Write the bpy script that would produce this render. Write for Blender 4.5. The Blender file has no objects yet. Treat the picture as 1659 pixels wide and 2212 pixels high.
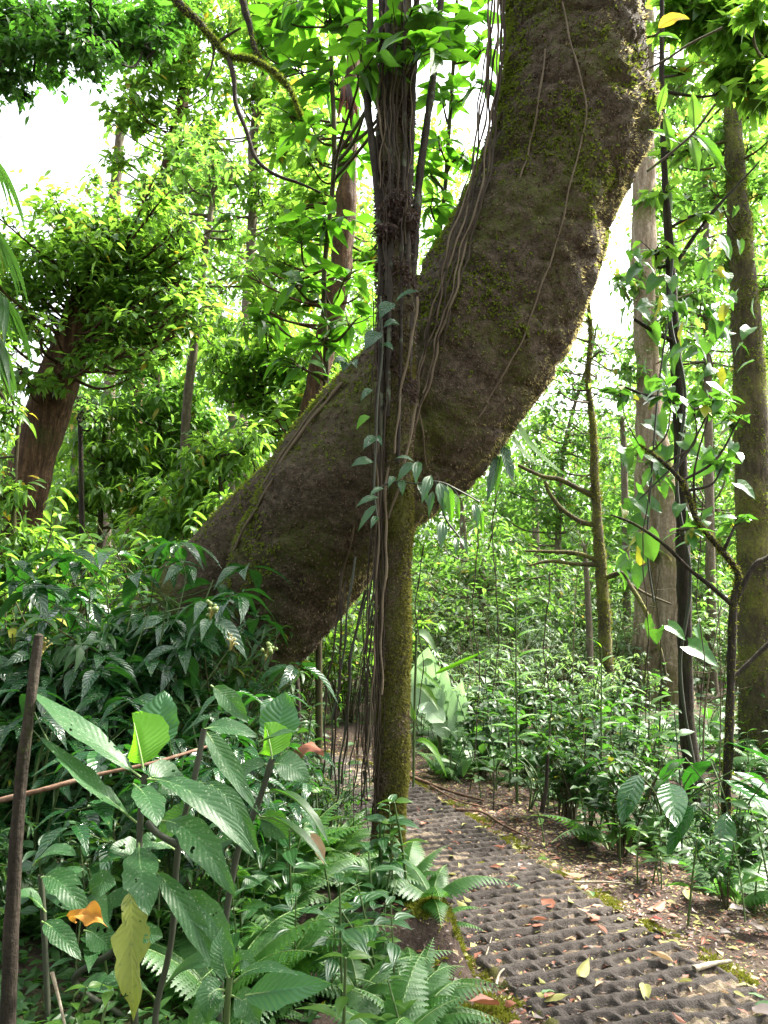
import bpy, math, random
import numpy as np
from mathutils import Vector, noise as mnoise
from mathutils.bvhtree import BVHTree

SC = bpy.context.scene
COL = SC.collection
rad = math.radians
rng = np.random.default_rng(7)
random.seed(7)

# ------------------------------------------------------------------ camera
PITCH = rad(6.0)
CAM = np.array([0.0, 0.0, 1.6])
FPX, CX, CY = 1736.0, 829.5, 1106.0            # pinhole of the picture at 1659 x 2212
cam_data = bpy.data.cameras.new("camera")
cam_data.sensor_fit = 'VERTICAL'
cam_data.sensor_height = 24.0
cam_data.lens = 24.0 * FPX / 2212.0
cam_data.clip_start = 0.05
cam_data.clip_end = 600.0
cam = bpy.data.objects.new("camera", cam_data)
COL.objects.link(cam)
cam.location = CAM
cam.rotation_euler = (math.pi / 2 + PITCH, 0, 0)
SC.camera = cam

# ------------------------------------------------------------------ light
SUN_EL, SUN_AZ = rad(52), rad(62)             # azimuth from +Y towards +X
world = bpy.data.worlds.new("World")
SC.world = world
world.use_nodes = True
wn, wl = world.node_tree.nodes, world.node_tree.links
wn.clear()
w_out = wn.new('ShaderNodeOutputWorld')
w_bg = wn.new('ShaderNodeBackground')
w_sky = wn.new('ShaderNodeTexSky')
w_sky.sky_type = 'NISHITA'
w_sky.sun_disc = False
w_sky.sun_elevation = SUN_EL
w_sky.sun_rotation = SUN_AZ
w_sky.dust_density = 6.0
w_sky.air_density = 1.0
w_sky.ozone_density = 0.6
w_hsv = wn.new('ShaderNodeHueSaturation')
w_hsv.inputs['Saturation'].default_value = 0.30
wl.new(w_sky.outputs[0], w_hsv.inputs['Color'])
wl.new(w_hsv.outputs[0], w_bg.inputs['Color'])
w_bg.inputs['Strength'].default_value = 0.15
wl.new(w_bg.outputs[0], w_out.inputs['Surface'])

sun_d = bpy.data.lights.new("sun", 'SUN')
sun_d.energy = 4.0
sun_d.angle = rad(6)
sun_d.color = (1.0, 0.94, 0.82)
sun = bpy.data.objects.new("sun", sun_d)
COL.objects.link(sun)
sd = Vector((math.sin(SUN_AZ) * math.cos(SUN_EL), math.cos(SUN_AZ) * math.cos(SUN_EL), math.sin(SUN_EL)))
sun.rotation_euler = (-sd).to_track_quat('-Z', 'Y').to_euler()

SC.view_settings.view_transform = 'Standard'
SC.view_settings.look = 'None'
SC.view_settings.exposure = 2.6
SC.view_settings.gamma = 1.0
cy = SC.cycles
cy.max_bounces = 8
cy.diffuse_bounces = 5
cy.glossy_bounces = 2
cy.transmission_bounces = 5
cy.transparent_max_bounces = 4
cy.caustics_reflective = False
cy.caustics_refractive = False
cy.sample_clamp_indirect = 6.0

# ------------------------------------------------------------------ picture geometry
cP, sP = math.cos(PITCH), math.sin(PITCH)
def P(u, v, y):
    """point seen at (u, v) that stands y metres ahead"""
    dx, dy = (u - CX) / FPX, (CY - v) / FPX
    d = np.array([dx, cP - dy * sP, sP + dy * cP])
    return CAM + d * (y / d[1])
def M(px, y):
    return px / FPX * y

# ------------------------------------------------------------------ objects
def tag(o, label=None, cat=None, group=None, kind=None):
    if label: o['label'] = label
    if cat: o['category'] = cat
    if group: o['group'] = group
    if kind: o['kind'] = kind
    return o
def thing(name, label, cat, loc=(0, 0, 0), group=None):
    o = bpy.data.objects.new(name, None)
    o.empty_display_size = 0.2
    COL.objects.link(o)
    o.location = tuple(float(c) for c in loc)
    return tag(o, label, cat, group)

class MB:
    """collects vertices and faces with numpy and links them as one mesh object"""
    def __init__(s):
        s.v, s.q, s.uv, s.qm, s.n = [], [], [], [], 0
    def add(s, v, q, uv=None, m=0):
        v = np.asarray(v, float).reshape(-1, 3)
        q = np.asarray(q, int)
        if uv is None: uv = np.zeros((len(v), 2))
        s.v.append(v); s.q.append(q + s.n); s.uv.append(uv); s.qm.append(np.full(len(q), m)); s.n += len(v)
    def build(s, name, mats, parent=None, origin=(0, 0, 0), smooth=True):
        if not isinstance(mats, (list, tuple)): mats = [mats]
        me = bpy.data.meshes.new(name)
        V = np.concatenate(s.v) - np.asarray(origin)
        Q = np.concatenate(s.q); UV = np.concatenate(s.uv); QM = np.concatenate(s.qm)
        me.vertices.add(len(V)); me.vertices.foreach_set('co', V.astype(np.float32).ravel())
        me.loops.add(Q.size); me.loops.foreach_set('vertex_index', Q.astype(np.int32).ravel())
        me.polygons.add(len(Q))
        me.polygons.foreach_set('loop_start', (np.arange(len(Q)) * 4).astype(np.int32))
        if len(mats) > 1: me.polygons.foreach_set('material_index', QM.astype(np.int32))
        me.polygons.foreach_set('use_smooth', np.full(len(Q), smooth))
        ul = me.uv_layers.new(name='UV')
        ul.data.foreach_set('uv', UV[Q.ravel()].astype(np.float32).ravel())
        me.update(calc_edges=True)
        for m in mats: me.materials.append(m)
        o = bpy.data.objects.new(name, me)
        COL.objects.link(o)
        if parent is not None: o.parent = parent
        return o

def copy_tree(o, parent=None):
    c = o.copy(); COL.objects.link(c)
    if parent is not None: c.parent = parent
    for ch in list(o.children): copy_tree(ch, c)
    return c

# ------------------------------------------------------------------ small maths
def nrm(a): return a / np.maximum(np.linalg.norm(a, axis=-1, keepdims=True), 1e-9)
def smooth(a, b, x):
    t = np.clip((x - a) / (b - a), 0, 1); return t * t * (3 - 2 * t)
def catmull(pts, n):
    pts = np.asarray(pts, float); k = len(pts)
    if k == 2: return pts[0] + (pts[1] - pts[0]) * np.linspace(0, 1, n)[:, None]
    p = np.vstack([2 * pts[0] - pts[1], pts, 2 * pts[-1] - pts[-2]])
    t = np.linspace(0, k - 1 - 1e-6, n); i = t.astype(int); f = (t - i)[:, None]
    a, b, c, d = p[i], p[i + 1], p[i + 2], p[i + 3]
    return .5 * (2 * b + (c - a) * f + (2 * a - 5 * b + 4 * c - d) * f ** 2 + (3 * b - a - 3 * c + d) * f ** 3)
def hash_noise(x, y, z=0.0, f=1.0):
    """cheap smooth pseudo noise for arrays, about -1..1"""
    x, y, z = x * f, y * f, z * f
    return (np.sin(x * 1.7 + 2.1 * np.sin(y * 1.3 + z)) + np.sin(y * 2.3 + 1.7 * np.sin(z * 1.9 + x * .7) + 1.3) + np.sin(z * 2.1 + 1.9 * np.sin(x * 1.1 - y * .8) + 4.1)) / 3

def tube_grid(pts, radii, n=None, seg=10, bump=0.0, bf=6.0, seed=0.0):
    """rings x seg grid of points round a smooth curve through pts"""
    pts = np.asarray(pts, float); radii = np.asarray(radii, float)
    if radii.ndim == 0: radii = np.full(len(pts), float(radii))
    if n is None: n = max(2, 4 * (len(pts) - 1) + 1)
    c = catmull(np.column_stack([pts, radii]), n); r = np.maximum(c[:, 3], 1e-4); c = c[:, :3]
    tan = nrm(np.gradient(c, axis=0))
    x = np.cross(tan[0], [0.3, 1, 0.1]); x = x / np.linalg.norm(x)
    X = np.zeros_like(c)
    for i in range(n):
        x = x - tan[i] * np.dot(x, tan[i]); x = x / np.linalg.norm(x); X[i] = x
    Y = np.cross(tan, X)
    a = np.arange(seg) / seg * 2 * math.pi
    ring = X[:, None] * np.cos(a)[None, :, None] + Y[:, None] * np.sin(a)[None, :, None]
    R = np.repeat(r[:, None], seg, 1)
    if bump:
        q = c[:, None] + ring * r[:, None, None] + seed
        R = R * (1 + bump * hash_noise(q[..., 0], q[..., 1], q[..., 2], bf) + .5 * bump * hash_noise(q[..., 1] + 3, q[..., 2], q[..., 0], bf * 2.7))
    G = c[:, None] + ring * R[..., None]
    L = np.concatenate([[0], np.cumsum(np.linalg.norm(np.diff(c, axis=0), axis=1))])
    return G, c, r, L
def grid_quads(n, seg, wrap=True):
    i = np.arange(n - 1)[:, None]; j = np.arange(seg if wrap else seg - 1)[None, :]
    jn = (j + 1) % seg
    return np.stack([i * seg + j, i * seg + jn, (i + 1) * seg + jn, (i + 1) * seg + j], -1).reshape(-1, 4)
def add_tube(mb, pts, radii, n=None, seg=8, bump=0.0, bf=6.0, m=0, cap=True, seed=0.0):
    G, c, r, L = tube_grid(pts, radii, n, seg, bump, bf, seed)
    nn = len(G)
    uv = np.stack([np.broadcast_to(np.arange(seg) / seg, (nn, seg)), np.broadcast_to(L[:, None], (nn, seg))], -1).reshape(-1, 2)
    mb.add(G.reshape(-1, 3), grid_quads(nn, seg), uv, m)
    if cap:                                                        # rounded tip: one small ring closing to the axis
        tipv = np.vstack([G[-1], np.repeat((c[-1] + nrm(c[-1] - c[-2]) * r[-1] * .5)[None], seg, 0)])
        mb.add(tipv, grid_quads(2, seg), None, m)
    return G, c, r

# ------------------------------------------------------------------ leaves
def outline(shape, t):
    if shape == 'ell':   return np.sin(math.pi * np.clip(t, 0, 1) ** .9) ** .8
    if shape == 'acum':  return np.sin(math.pi * np.clip(t, 0, 1) ** .78) ** .95 * (1 - .35 * t ** 4)
    if shape == 'lance': return np.sin(math.pi * t ** .65) ** 1.15
    if shape == 'obov':  return np.sin(math.pi * t ** 1.45) ** .85
    if shape == 'heart': return np.where(t < .22, .72 + .28 * np.sin(t / .22 * math.pi / 2), np.cos((t - .22) / .78 * math.pi / 2) ** .85)
    if shape == 'strap': return np.minimum(1, np.minimum(t * 6 + .12, (1 - t) * 2.2)) ** .8
    if shape == 'pinna': return np.minimum(1, (1 - t) * 1.6) ** .7 * np.minimum(1, .7 + t)
    return np.sin(math.pi * t)
def leaf_tmpl(nl, nw, wr, shape='acum', fold=.25, droop=.25, wave=0.0, petiole=.0, serr=0.0):
    t = np.linspace(0, 1, nl + 1); s = np.linspace(-1, 1, nw + 1)
    w = np.maximum(outline(shape, t), 0.012) * wr / 2
    if serr: w = w * (1 + serr * np.sin(t * math.pi * 16))
    T, S = np.meshgrid(t, s, indexing='ij')
    x = S * w[:, None]
    y = petiole + T * (1 - petiole)
    if shape == 'heart': y = y - .16 * np.abs(S) ** 1.5 * (1 - T) ** 3
    z = fold * np.abs(x) - droop * T ** 2 + wave * np.sin(T * 13 + S * 1.3) * np.abs(S) * wr
    v = np.stack([x, y, z], -1).reshape(-1, 3)
    uv = np.stack([(S + 1) / 2, T], -1).reshape(-1, 2)
    return v, grid_quads(nl + 1, nw + 1, wrap=False), uv
def scatter(mb, tm, pos, d, up, L, ws=1.0, m=0):
    tv, tq, tuv = tm
    pos = np.asarray(pos, float); N = len(pos)
    if N == 0: return
    y = nrm(np.asarray(d, float)); x = nrm(np.cross(y, np.broadcast_to(up, y.shape))); z = np.cross(x, y)
    L = np.broadcast_to(np.asarray(L, float), (N,))[:, None, None]
    ws = np.broadcast_to(np.asarray(ws, float), (N,))[:, None, None]
    V = pos[:, None] + L * (x[:, None] * tv[None, :, :1] * ws + y[:, None] * tv[None, :, 1:2] + z[:, None] * tv[None, :, 2:3])
    nv = len(tv)
    Q = (tq[None] + (np.arange(N) * nv)[:, None, None]).reshape(-1, 4)
    mb.add(V.reshape(-1, 3), Q, np.tile(tuv, (N, 1)), m)
def rand_dirs(n, zmin=-1.0, zmax=1.0):
    z = rng.uniform(zmin, zmax, n); a = rng.uniform(0, 2 * math.pi, n); r = np.sqrt(np.maximum(0, 1 - z * z))
    return np.stack([r * np.cos(a), r * np.sin(a), z], -1)
def blade(mb, base, ctrl, tip, width, face, shape='acum', nl=14, nw=6, fold=.2, wave=.03, m=0, seed=0.0, roll=0.0, bite=0.0, stalk=.0, stalk_r=.004, sm=1):
    """one big leaf: midrib = Bezier base-ctrl-tip; face = direction its upper side looks"""
    base, ctrl, tip = (np.asarray(a, float) for a in (base, ctrl, tip))
    t = np.linspace(0, 1, nl + 1)
    tt = stalk + t * (1 - stalk)
    bez = lambda t: (1 - t)[:, None] ** 2 * base + 2 * ((1 - t) * t)[:, None] * ctrl + t[:, None] ** 2 * tip
    c = bez(tt); tan = nrm(np.gradient(c, axis=0))
    face = np.asarray(face, float)
    x = nrm(np.cross(tan, face)); z = np.cross(x, tan)
    if roll:
        x, z = x * math.cos(roll) + z * math.sin(roll), z * math.cos(roll) - x * math.sin(roll)
    s = np.linspace(-1, 1, nw + 1)
    w = np.maximum(outline(shape, t), .01) * width / 2
    T, S = np.meshgrid(t, s, indexing='ij')
    edge = 1 + .05 * np.sin(T * 17 + seed * 3 + S) + .04 * np.sin(T * 31 + seed * 7)
    if bite:
        edge = edge - bite * np.clip(np.sin(T * 9 + seed * 5 + 2 * S) - .35, 0, 1) - bite * .8 * np.clip(np.sin(T * 23 + seed * 2 - 3 * S) - .6, 0, 1)
    X = S * w[:, None] * edge
    Z = fold * np.abs(X) + wave * width * np.sin(T * 11 + seed + S * 1.5) * np.abs(S)
    Z = Z + .005 * width * np.cos((T * 1.0 - .22 * np.abs(S)) * 2 * math.pi * 9) * (1 - np.abs(S)) * np.abs(S) * 3
    V = c[:, None] + x[:, None] * X[..., None] + z[:, None] * Z[..., None]
    uv = np.stack([(S + 1) / 2, T], -1).reshape(-1, 2)
    mb.add(V.reshape(-1, 3), grid_quads(nl + 1, nw + 1, wrap=False), uv, m)
    k = np.linspace(0, stalk + (1 - stalk) * .8, 7)                  # midrib runs under the blade
    add_tube(mb, bez(k) - z[:1] * stalk_r * .6, np.linspace(stalk_r, stalk_r * .35, 7), n=9, seg=5, m=sm)
def frond_arrays(L, npin, pl, droop, pw=.28, curve=.5, sub=False):
    """arching fern frond along +Y from origin, returns rachis points and pinna arrays"""
    t = np.linspace(0, 1, npin)
    y = L * (t - .18 * curve * t ** 2.5); z = L * (.55 * curve * t - .9 * curve * t ** 2 * (1 + droop))
    c = np.stack([np.zeros_like(t), y, z], -1)
    tan = nrm(np.gradient(c, axis=0))
    size = pl * np.minimum(1, (t + .08) * 3.2) ** .8 * (1 - t ** 1.7) + pl * .06
    pos, d, up, ln = [], [], [], []
    for sgn in (-1, 1):
        dd = nrm(np.array([sgn, 0, -.25])[None] + tan * .38)
        keep = t > .12
        pos.append(c[keep]); d.append(dd[keep]); up.append(np.cross(dd, tan)[keep] * (-sgn)); ln.append(size[keep])
    return c, np.concatenate(pos), np.concatenate(d), np.concatenate(up), np.concatenate(ln)
# ------------------------------------------------------------------ materials
class NT:
    def __init__(s, name):
        s.m = bpy.data.materials.new(name); s.m.use_nodes = True
        s.t = s.m.node_tree; s.t.nodes.clear()
        s.out = s.t.nodes.new('ShaderNodeOutputMaterial')
    def n(s, typ, **kw):
        nd = s.t.nodes.new(typ)
        for k, v in kw.items(): setattr(nd, k, v)
        return nd
    def set(s, sock, v):
        if isinstance(v, bpy.types.NodeSocket): s.t.links.new(v, sock)
        elif isinstance(v, (tuple, list)) and len(v) == 3 and sock.type == 'RGBA': sock.default_value = (*v, 1)
        else: sock.default_value = v
    def math(s, op, a, b=0.0, c=None):
        nd = s.n('ShaderNodeMath', operation=op)
        s.set(nd.inputs[0], a); s.set(nd.inputs[1], b)
        if c is not None: s.set(nd.inputs[2], c)
        return nd.outputs[0]
    def mix(s, f, a, b, mode='MIX'):
        nd = s.n('ShaderNodeMix', data_type='RGBA', blend_type=mode)
        s.set(nd.inputs[0], f); s.set(nd.inputs[6], a); s.set(nd.inputs[7], b)
        return nd.outputs[2]
    def ramp(s, x, stops):
        nd = s.n('ShaderNodeValToRGB'); e = nd.color_ramp.elements
        while len(e) < len(stops): e.new(.5)
        for k, (p, c) in enumerate(stops):
            e[k].position = p; e[k].color = (*c, 1) if isinstance(c, (tuple, list)) else (c, c, c, 1)
        s.set(nd.inputs[0], x); return nd.outputs[0]
    def noise(s, vec, scale, detail=4, rough=.6):
        nd = s.n('ShaderNodeTexNoise'); s.set(nd.inputs['Vector'], vec)
        nd.inputs['Scale'].default_value = scale; nd.inputs['Detail'].default_value = detail; nd.inputs['Roughness'].default_value = rough
        return nd.outputs['Fac']
    def coord(s, which='Object'): return s.n('ShaderNodeTexCoord').outputs[which]
    def map(s, vec, scale):
        nd = s.n('ShaderNodeMapping'); s.set(nd.inputs[0], vec); nd.inputs['Scale'].default_value = scale; return nd.outputs[0]
    def bump(s, h, strength, dist=.01):
        nd = s.n('ShaderNodeBump'); s.set(nd.inputs['Height'], h); nd.inputs['Strength'].default_value = strength; nd.inputs['Distance'].default_value = dist
        return nd.outputs[0]
    def bsdf(s, col, rough=.8, spec=.3, normal=None, metallic=0.0):
        nd = s.n('ShaderNodeBsdfPrincipled')
        s.set(nd.inputs['Base Color'], col); s.set(nd.inputs['Roughness'], rough)
        nd.inputs['Specular IOR Level'].default_value = spec; nd.inputs['Metallic'].default_value = metallic
        if normal is not None: s.set(nd.inputs['Normal'], normal)
        return nd.outputs[0]
    def end(s, sh): s.set(s.out.inputs['Surface'], sh); return s.m

def leaf_mat(name, dark, light, trans, rough=.42, tmix=.4, nv=8, vein=.35, rare=None, rare_p=.02, spots=None, spot_amt=.0, spec=.5, quilt=.0, parallel=False, under=None, holes=0.0, spot_scale=60):
    t = NT(name)
    geo = t.n('ShaderNodeNewGeometry')
    r = geo.outputs['Random Per Island']
    r2 = t.math('FRACT', t.math('MULTIPLY', r, 37.7))
    col = t.mix(r, dark, light)
    tcol = t.mix(r2, trans, tuple(min(1, c * f) for c, f in zip(trans, (.62, .75, .6))))
    uv = t.coord('UV')
    sx = t.n('ShaderNodeSeparateXYZ'); t.set(sx.inputs[0], uv)
    ax = t.math('ABSOLUTE', t.math('MULTIPLY_ADD', sx.outputs[0], 2.0, -1.0))
    mid = t.math('LESS_THAN', ax, .055)
    ph = t.math('ABSOLUTE', t.math('MULTIPLY_ADD', ax, 2.0, -1.15)) if parallel else t.math('MULTIPLY', t.math('SUBTRACT', sx.outputs[1], t.math('MULTIPLY', ax, .2)), float(nv))
    if parallel:
        lat = t.math('LESS_THAN', ph, .09)
        wave = t.math('COSINE', t.math('MULTIPLY', ax, 11.0))
    else:
        lat = t.math('GREATER_THAN', t.math('COSINE', t.math('MULTIPLY', ph, 6.2832)), .93)
        wave = t.math('COSINE', t.math('MULTIPLY', ph, 6.2832))
    v = t.math('MAXIMUM', mid, t.math('MULTIPLY', lat, .55))
    col = t.mix(t.math('MULTIPLY', v, vein), col, tuple(min(1, c * 2.2 + .03) for c in light))
    tcol = t.mix(t.math('MULTIPLY', v, vein * .8), tcol, tuple(c * .45 for c in trans))
    if spots is not None:
        ob = t.coord('Object')
        sp = t.ramp(t.noise(ob, spot_scale, 3, .7), [(.60 - spot_amt, 0.0), (.70 - spot_amt, 1.0)])
        col = t.mix(t.math('MULTIPLY', sp, .8), col, spots)
    if rare is not None:
        k = t.math('GREATER_THAN', r2, 1 - rare_p)
        col = t.mix(k, col, rare); tcol = t.mix(k, tcol, rare)
    back = geo.outputs['Backfacing']
    col = t.mix(back, col, under if under else tuple(min(1, c * 1.25 + .012) for c in light))
    nb = t.bump(t.math('MULTIPLY_ADD', v, -.6, t.math('MULTIPLY', wave, -quilt)), .45 if quilt else .25, .004)
    sh = t.bsdf(col, t.mix(back, (rough,) * 3, (.62,) * 3), spec, nb)
    tr = t.n('ShaderNodeBsdfTranslucent'); t.set(tr.inputs[0], tcol); t.set(tr.inputs['Normal'], nb)
    ms = t.n('ShaderNodeMixShader'); t.set(ms.inputs[0], tmix); t.set(ms.inputs[1], sh); t.set(ms.inputs[2], tr.outputs[0])
    if holes:
        hk = t.math('GREATER_THAN', t.noise(t.coord('Object'), 34, 2, .5), 1 - holes)
        tp = t.n('ShaderNodeBsdfTransparent'); m2 = t.n('ShaderNodeMixShader'); t.set(m2.inputs[0], hk); t.set(m2.inputs[1], ms.outputs[0]); t.set(m2.inputs[2], tp.outputs[0]); ms = m2
    return t.end(ms.outputs[0])

def bark_mat(name, c1, c2, c3, streak=(7, 7, 1.2), scale=9, moss=None, moss_t=.55, strength=.8, bd=.02, speck=None, lichen=None):
    t = NT(name)
    ob = t.coord('Object')
    st = t.map(ob, streak)
    n1 = t.noise(st, scale * .35, 6, .65); n2 = t.noise(ob, scale * 3.2, 5, .7); n3 = t.noise(ob, scale * .22, 3, .5)
    col = t.ramp(n1, [(.32, c1), (.52, c2), (.72, c3)])
    col = t.mix(t.ramp(n2, [(.35, 0.0), (.7, .65)]), col, tuple(c * .40 for c in c1))
    if lichen is not None:
        col = t.mix(t.ramp(t.noise(ob, scale * .55, 4, .6), [(.58, 0.0), (.64, .8)]), col, lichen)
    if speck is not None:
        vo = t.n('ShaderNodeTexVoronoi'); t.set(vo.inputs['Vector'], ob); vo.inputs['Scale'].default_value = scale * 7
        col = t.mix(t.ramp(vo.outputs['Distance'], [(.08, .9), (.26, 0.0)]), col, speck)
    if moss is not None:
        mk = t.ramp(t.math('MULTIPLY_ADD', n2, .45, t.math('MULTIPLY', n3, .55)), [(moss_t - .06, 0.0), (moss_t + .06, 1.0)])
        col = t.mix(mk, col, t.mix(n2, tuple(c * .45 for c in moss), moss))
    h = t.math('ADD', n1, t.math('MULTIPLY', n2, .5))
    return t.end(t.bsdf(col, .88, .18, t.bump(h, strength, bd)))

def plain_mat(name, c1, c2, scale=20, rough=.8, spec=.2, bd=.004, trans=None, tmix=.3):
    t = NT(name); ob = t.coord('Object')
    r = t.n('ShaderNodeNewGeometry').outputs['Random Per Island']
    nn = t.noise(ob, scale, 4, .6)
    col = t.mix(t.math('MULTIPLY_ADD', nn, .6, t.math('MULTIPLY', r, .4)), c1, c2)
    sh = t.bsdf(col, rough, spec, t.bump(nn, .5, bd))
    if trans is not None:
        tr = t.n('ShaderNodeBsdfTranslucent'); t.set(tr.inputs[0], trans)
        ms = t.n('ShaderNodeMixShader'); t.set(ms.inputs[0], tmix); t.set(ms.inputs[1], sh); t.set(ms.inputs[2], tr.outputs[0])
        sh = ms.outputs[0]
    return t.end(sh)

MAT = {}
# dark / light reflectance, transmitted light
MAT['canopy']  = leaf_mat('canopy_leaf', (.032, .090, .010), (.066, .150, .018), (.25, .46, .045), .40, .56, 6, .2, rare=(.34, .26, .02), rare_p=.012)
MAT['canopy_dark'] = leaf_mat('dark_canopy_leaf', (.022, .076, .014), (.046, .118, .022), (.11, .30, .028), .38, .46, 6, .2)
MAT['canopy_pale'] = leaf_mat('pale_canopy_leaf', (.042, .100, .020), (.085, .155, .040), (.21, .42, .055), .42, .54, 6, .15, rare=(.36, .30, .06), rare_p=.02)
MAT['toothed'] = leaf_mat('toothed_leaf', (.024, .080, .009), (.050, .128, .016), (.13, .35, .016), .40, .46, 9, .35)
MAT['climber'] = leaf_mat('climber_leaf', (.018, .075, .016), (.040, .125, .024), (.12, .30, .025), .30, .36, 5, .3, rare=(.26, .28, .02), rare_p=.06)
MAT['under']   = leaf_mat('undergrowth_leaf', (.013, .048, .011), (.040, .095, .024), (.10, .26, .026), .40, .38, 8, .3, spec=.35, rare=(.20, .22, .02), rare_p=.015)
MAT['under_pale'] = leaf_mat('pale_undergrowth_leaf', (.075, .140, .060), (.150, .225, .115), (.24, .40, .10), .40, .40, 7, .25)  # washed-out brightness of the sunlit thicket put into the leaf colour
MAT['quilted'] = leaf_mat('quilted_leaf', (.006, .036, .010), (.018, .066, .018), (.05, .22, .015), .20, .28, 9, .10, quilt=.42, spots=(.16, .20, .07), spot_amt=.0, spec=.6)
MAT['big']     = leaf_mat('broad_leaf', (.013, .054, .014), (.028, .090, .026), (.15, .36, .025), .42, .36, 13, .22, quilt=.10, spots=(.26, .32, .20), spot_amt=.02, spec=.36, holes=.30, spot_scale=150)
MAT['ribbed']  = leaf_mat('ribbed_leaf', (.020, .078, .028), (.032, .105, .038), (.14, .38, .03), .38, .36, 12, .35, quilt=.50, spec=.45)
MAT['lit']     = leaf_mat('fresh_lit_leaf', (.07, .20, .012), (.10, .26, .018), (.28, .66, .015), .42, .60, 13, .25, quilt=.25)  # fresh green; also puts the light on single lit leaves into the colour
MAT['yellowing'] = leaf_mat('yellowing_leaf', (.13, .17, .020), (.19, .21, .03), (.34, .38, .03), .45, .42, 13, .25, quilt=.2, spots=(.07, .10, .02), spot_amt=.01, holes=.33)
MAT['veined3'] = leaf_mat('three_veined_leaf', (.015, .060, .018), (.034, .096, .030), (.10, .28, .03), .33, .34, 8, .30, quilt=.3, parallel=True, spec=.6)
MAT['fern']    = leaf_mat('fern_pinna', (.028, .095, .018), (.058, .150, .034), (.13, .34, .03), .40, .42, 10, .25)
MAT['orange']  = plain_mat('orange_dead_leaf', (.16, .05, .012), (.60, .28, .04), 22, .6, .3, trans=(.5, .25, .03))
MAT['banana']  = leaf_mat('huge_pale_leaf', (.26, .38, .24), (.32, .44, .30), (.40, .58, .28), .30, .42, 24, .35, quilt=.4)  # pale leaf, colour raised further to stand in for sunlight on it
MAT['yellow_leaf'] = plain_mat('yellow_leaf', (.55, .36, .02), (.70, .50, .04), 30, .5, .3, trans=(.8, .6, .04), tmix=.45)
MAT['twig']    = bark_mat('twig_bark', (.035, .028, .016), (.065, .052, .030), (.10, .085, .055), scale=20, moss=(.08, .10, .02), moss_t=.55, bd=.004)
MAT['stem']    = plain_mat('green_stem', (.030, .055, .016), (.070, .110, .030), 30, .55, .3, .002)
MAT['darkstem'] = plain_mat('dark_stem', (.022, .026, .016), (.050, .055, .034), 40, .6, .3, .002)
MAT['midrib']  = plain_mat('leaf_midrib', (.11, .18, .05), (.17, .25, .09), 30, .5, .3, .001)
MAT['redstem'] = plain_mat('red_leaf_stalk', (.20, .035, .03), (.30, .06, .05), 30, .5, .3, .001)
MAT['bark_main'] = bark_mat('leaning_trunk_bark', (.040, .029, .018), (.092, .068, .045), (.165, .127, .088), (6, 6, 6), 10, moss=(.100, .108, .026), moss_t=.55, strength=1.0, bd=.05, speck=(.22, .17, .12))
MAT['bark_post'] = bark_mat('mossy_post_bark', (.035, .030, .014), (.060, .050, .026), (.100, .085, .048), (4, 4, 2), 12, moss=(.095, .100, .022), moss_t=.52, strength=1.0, bd=.02)
MAT['bark_root'] = bark_mat('aerial_root_bark', (.020, .016, .012), (.042, .034, .026), (.075, .063, .050), (10, 10, 1.2), 14, strength=.8, bd=.008, lichen=(.11, .13, .085))
MAT['bark_red'] = bark_mat('red_brown_bark', (.030, .017, .009), (.092, .052, .026), (.200, .120, .060), (9, 9, .8), 9, moss=(.07, .085, .02), moss_t=.62, strength=1.0, bd=.04)
MAT['bark_pale'] = bark_mat('pale_bark', (.090, .072, .050), (.150, .125, .090), (.230, .200, .150), (6, 6, 2), 9, moss=(.10, .12, .03), moss_t=.60, strength=.6, bd=.015)
MAT['bark_mossy'] = bark_mat('mossy_yellow_bark', (.035, .028, .018), (.075, .060, .036), (.130, .108, .064), (5, 5, 1.6), 10, moss=(.17, .17, .040), moss_t=.54, strength=1.0, bd=.02)
MAT['bark_dark'] = bark_mat('dark_bark', (.018, .014, .010), (.038, .030, .022), (.075, .062, .045), (9, 9, 1.3), 12, moss=(.07, .085, .02), moss_t=.60, strength=1.0, bd=.02)
MAT['bark_sunny'] = bark_mat('reddish_sunny_bark', (.16, .115, .075), (.30, .235, .165), (.48, .40, .30), (8, 8, 1.0), 7, moss=(.19, .19, .06), moss_t=.56, strength=1.0, bd=.03)  # reddish bark with the sunlight on it put into the raised colour
MAT['vine']    = plain_mat('vine_bark', (.060, .045, .028), (.150, .115, .075), 12, .8, .2, .003)
MAT['vine_dark'] = plain_mat('dark_vine_bark', (.014, .010, .007), (.055, .040, .026), 12, .8, .2, .003)
MAT['moss']    = plain_mat('green_moss', (.060, .085, .012), (.170, .205, .030), 9, .9, .1, .003, trans=(.24, .32, .03), tmix=.3)
MAT['moss_brown'] = plain_mat('brown_moss', (.040, .027, .017), (.190, .142, .095), 9, .9, .1, .003)
MAT['moss_pale'] = plain_mat('backlit_moss_fringe', (.24, .20, .085), (.40, .35, .17), 14, .9, .1, .003, trans=(.62, .54, .22), tmix=.45)  # straw-coloured moss, brightened so the colour carries the light from behind
MAT['moss_olive'] = plain_mat('olive_moss', (.060, .056, .012), (.155, .150, .034), 9, .9, .1, .003, trans=(.20, .20, .04), tmix=.25)
MAT['moss_lime'] = plain_mat('yellow_green_moss', (.080, .088, .010), (.170, .180, .022), 9, .9, .1, .003, trans=(.24, .26, .03), tmix=.25)
MAT['stick']   = bark_mat('fallen_stick', (.10, .055, .035), (.18, .11, .075), (.27, .19, .14), (6, 6, 6), 14, strength=.6, bd=.005)
MAT['pale_stick'] = bark_mat('pale_stick', (.22, .18, .12), (.36, .31, .23), (.50, .45, .36), (6, 6, 6), 14, strength=.6, bd=.004)
MAT['berry']   = plain_mat('berry', (.09, .14, .03), (.16, .21, .05), 60, .4, .5, .001)
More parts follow.
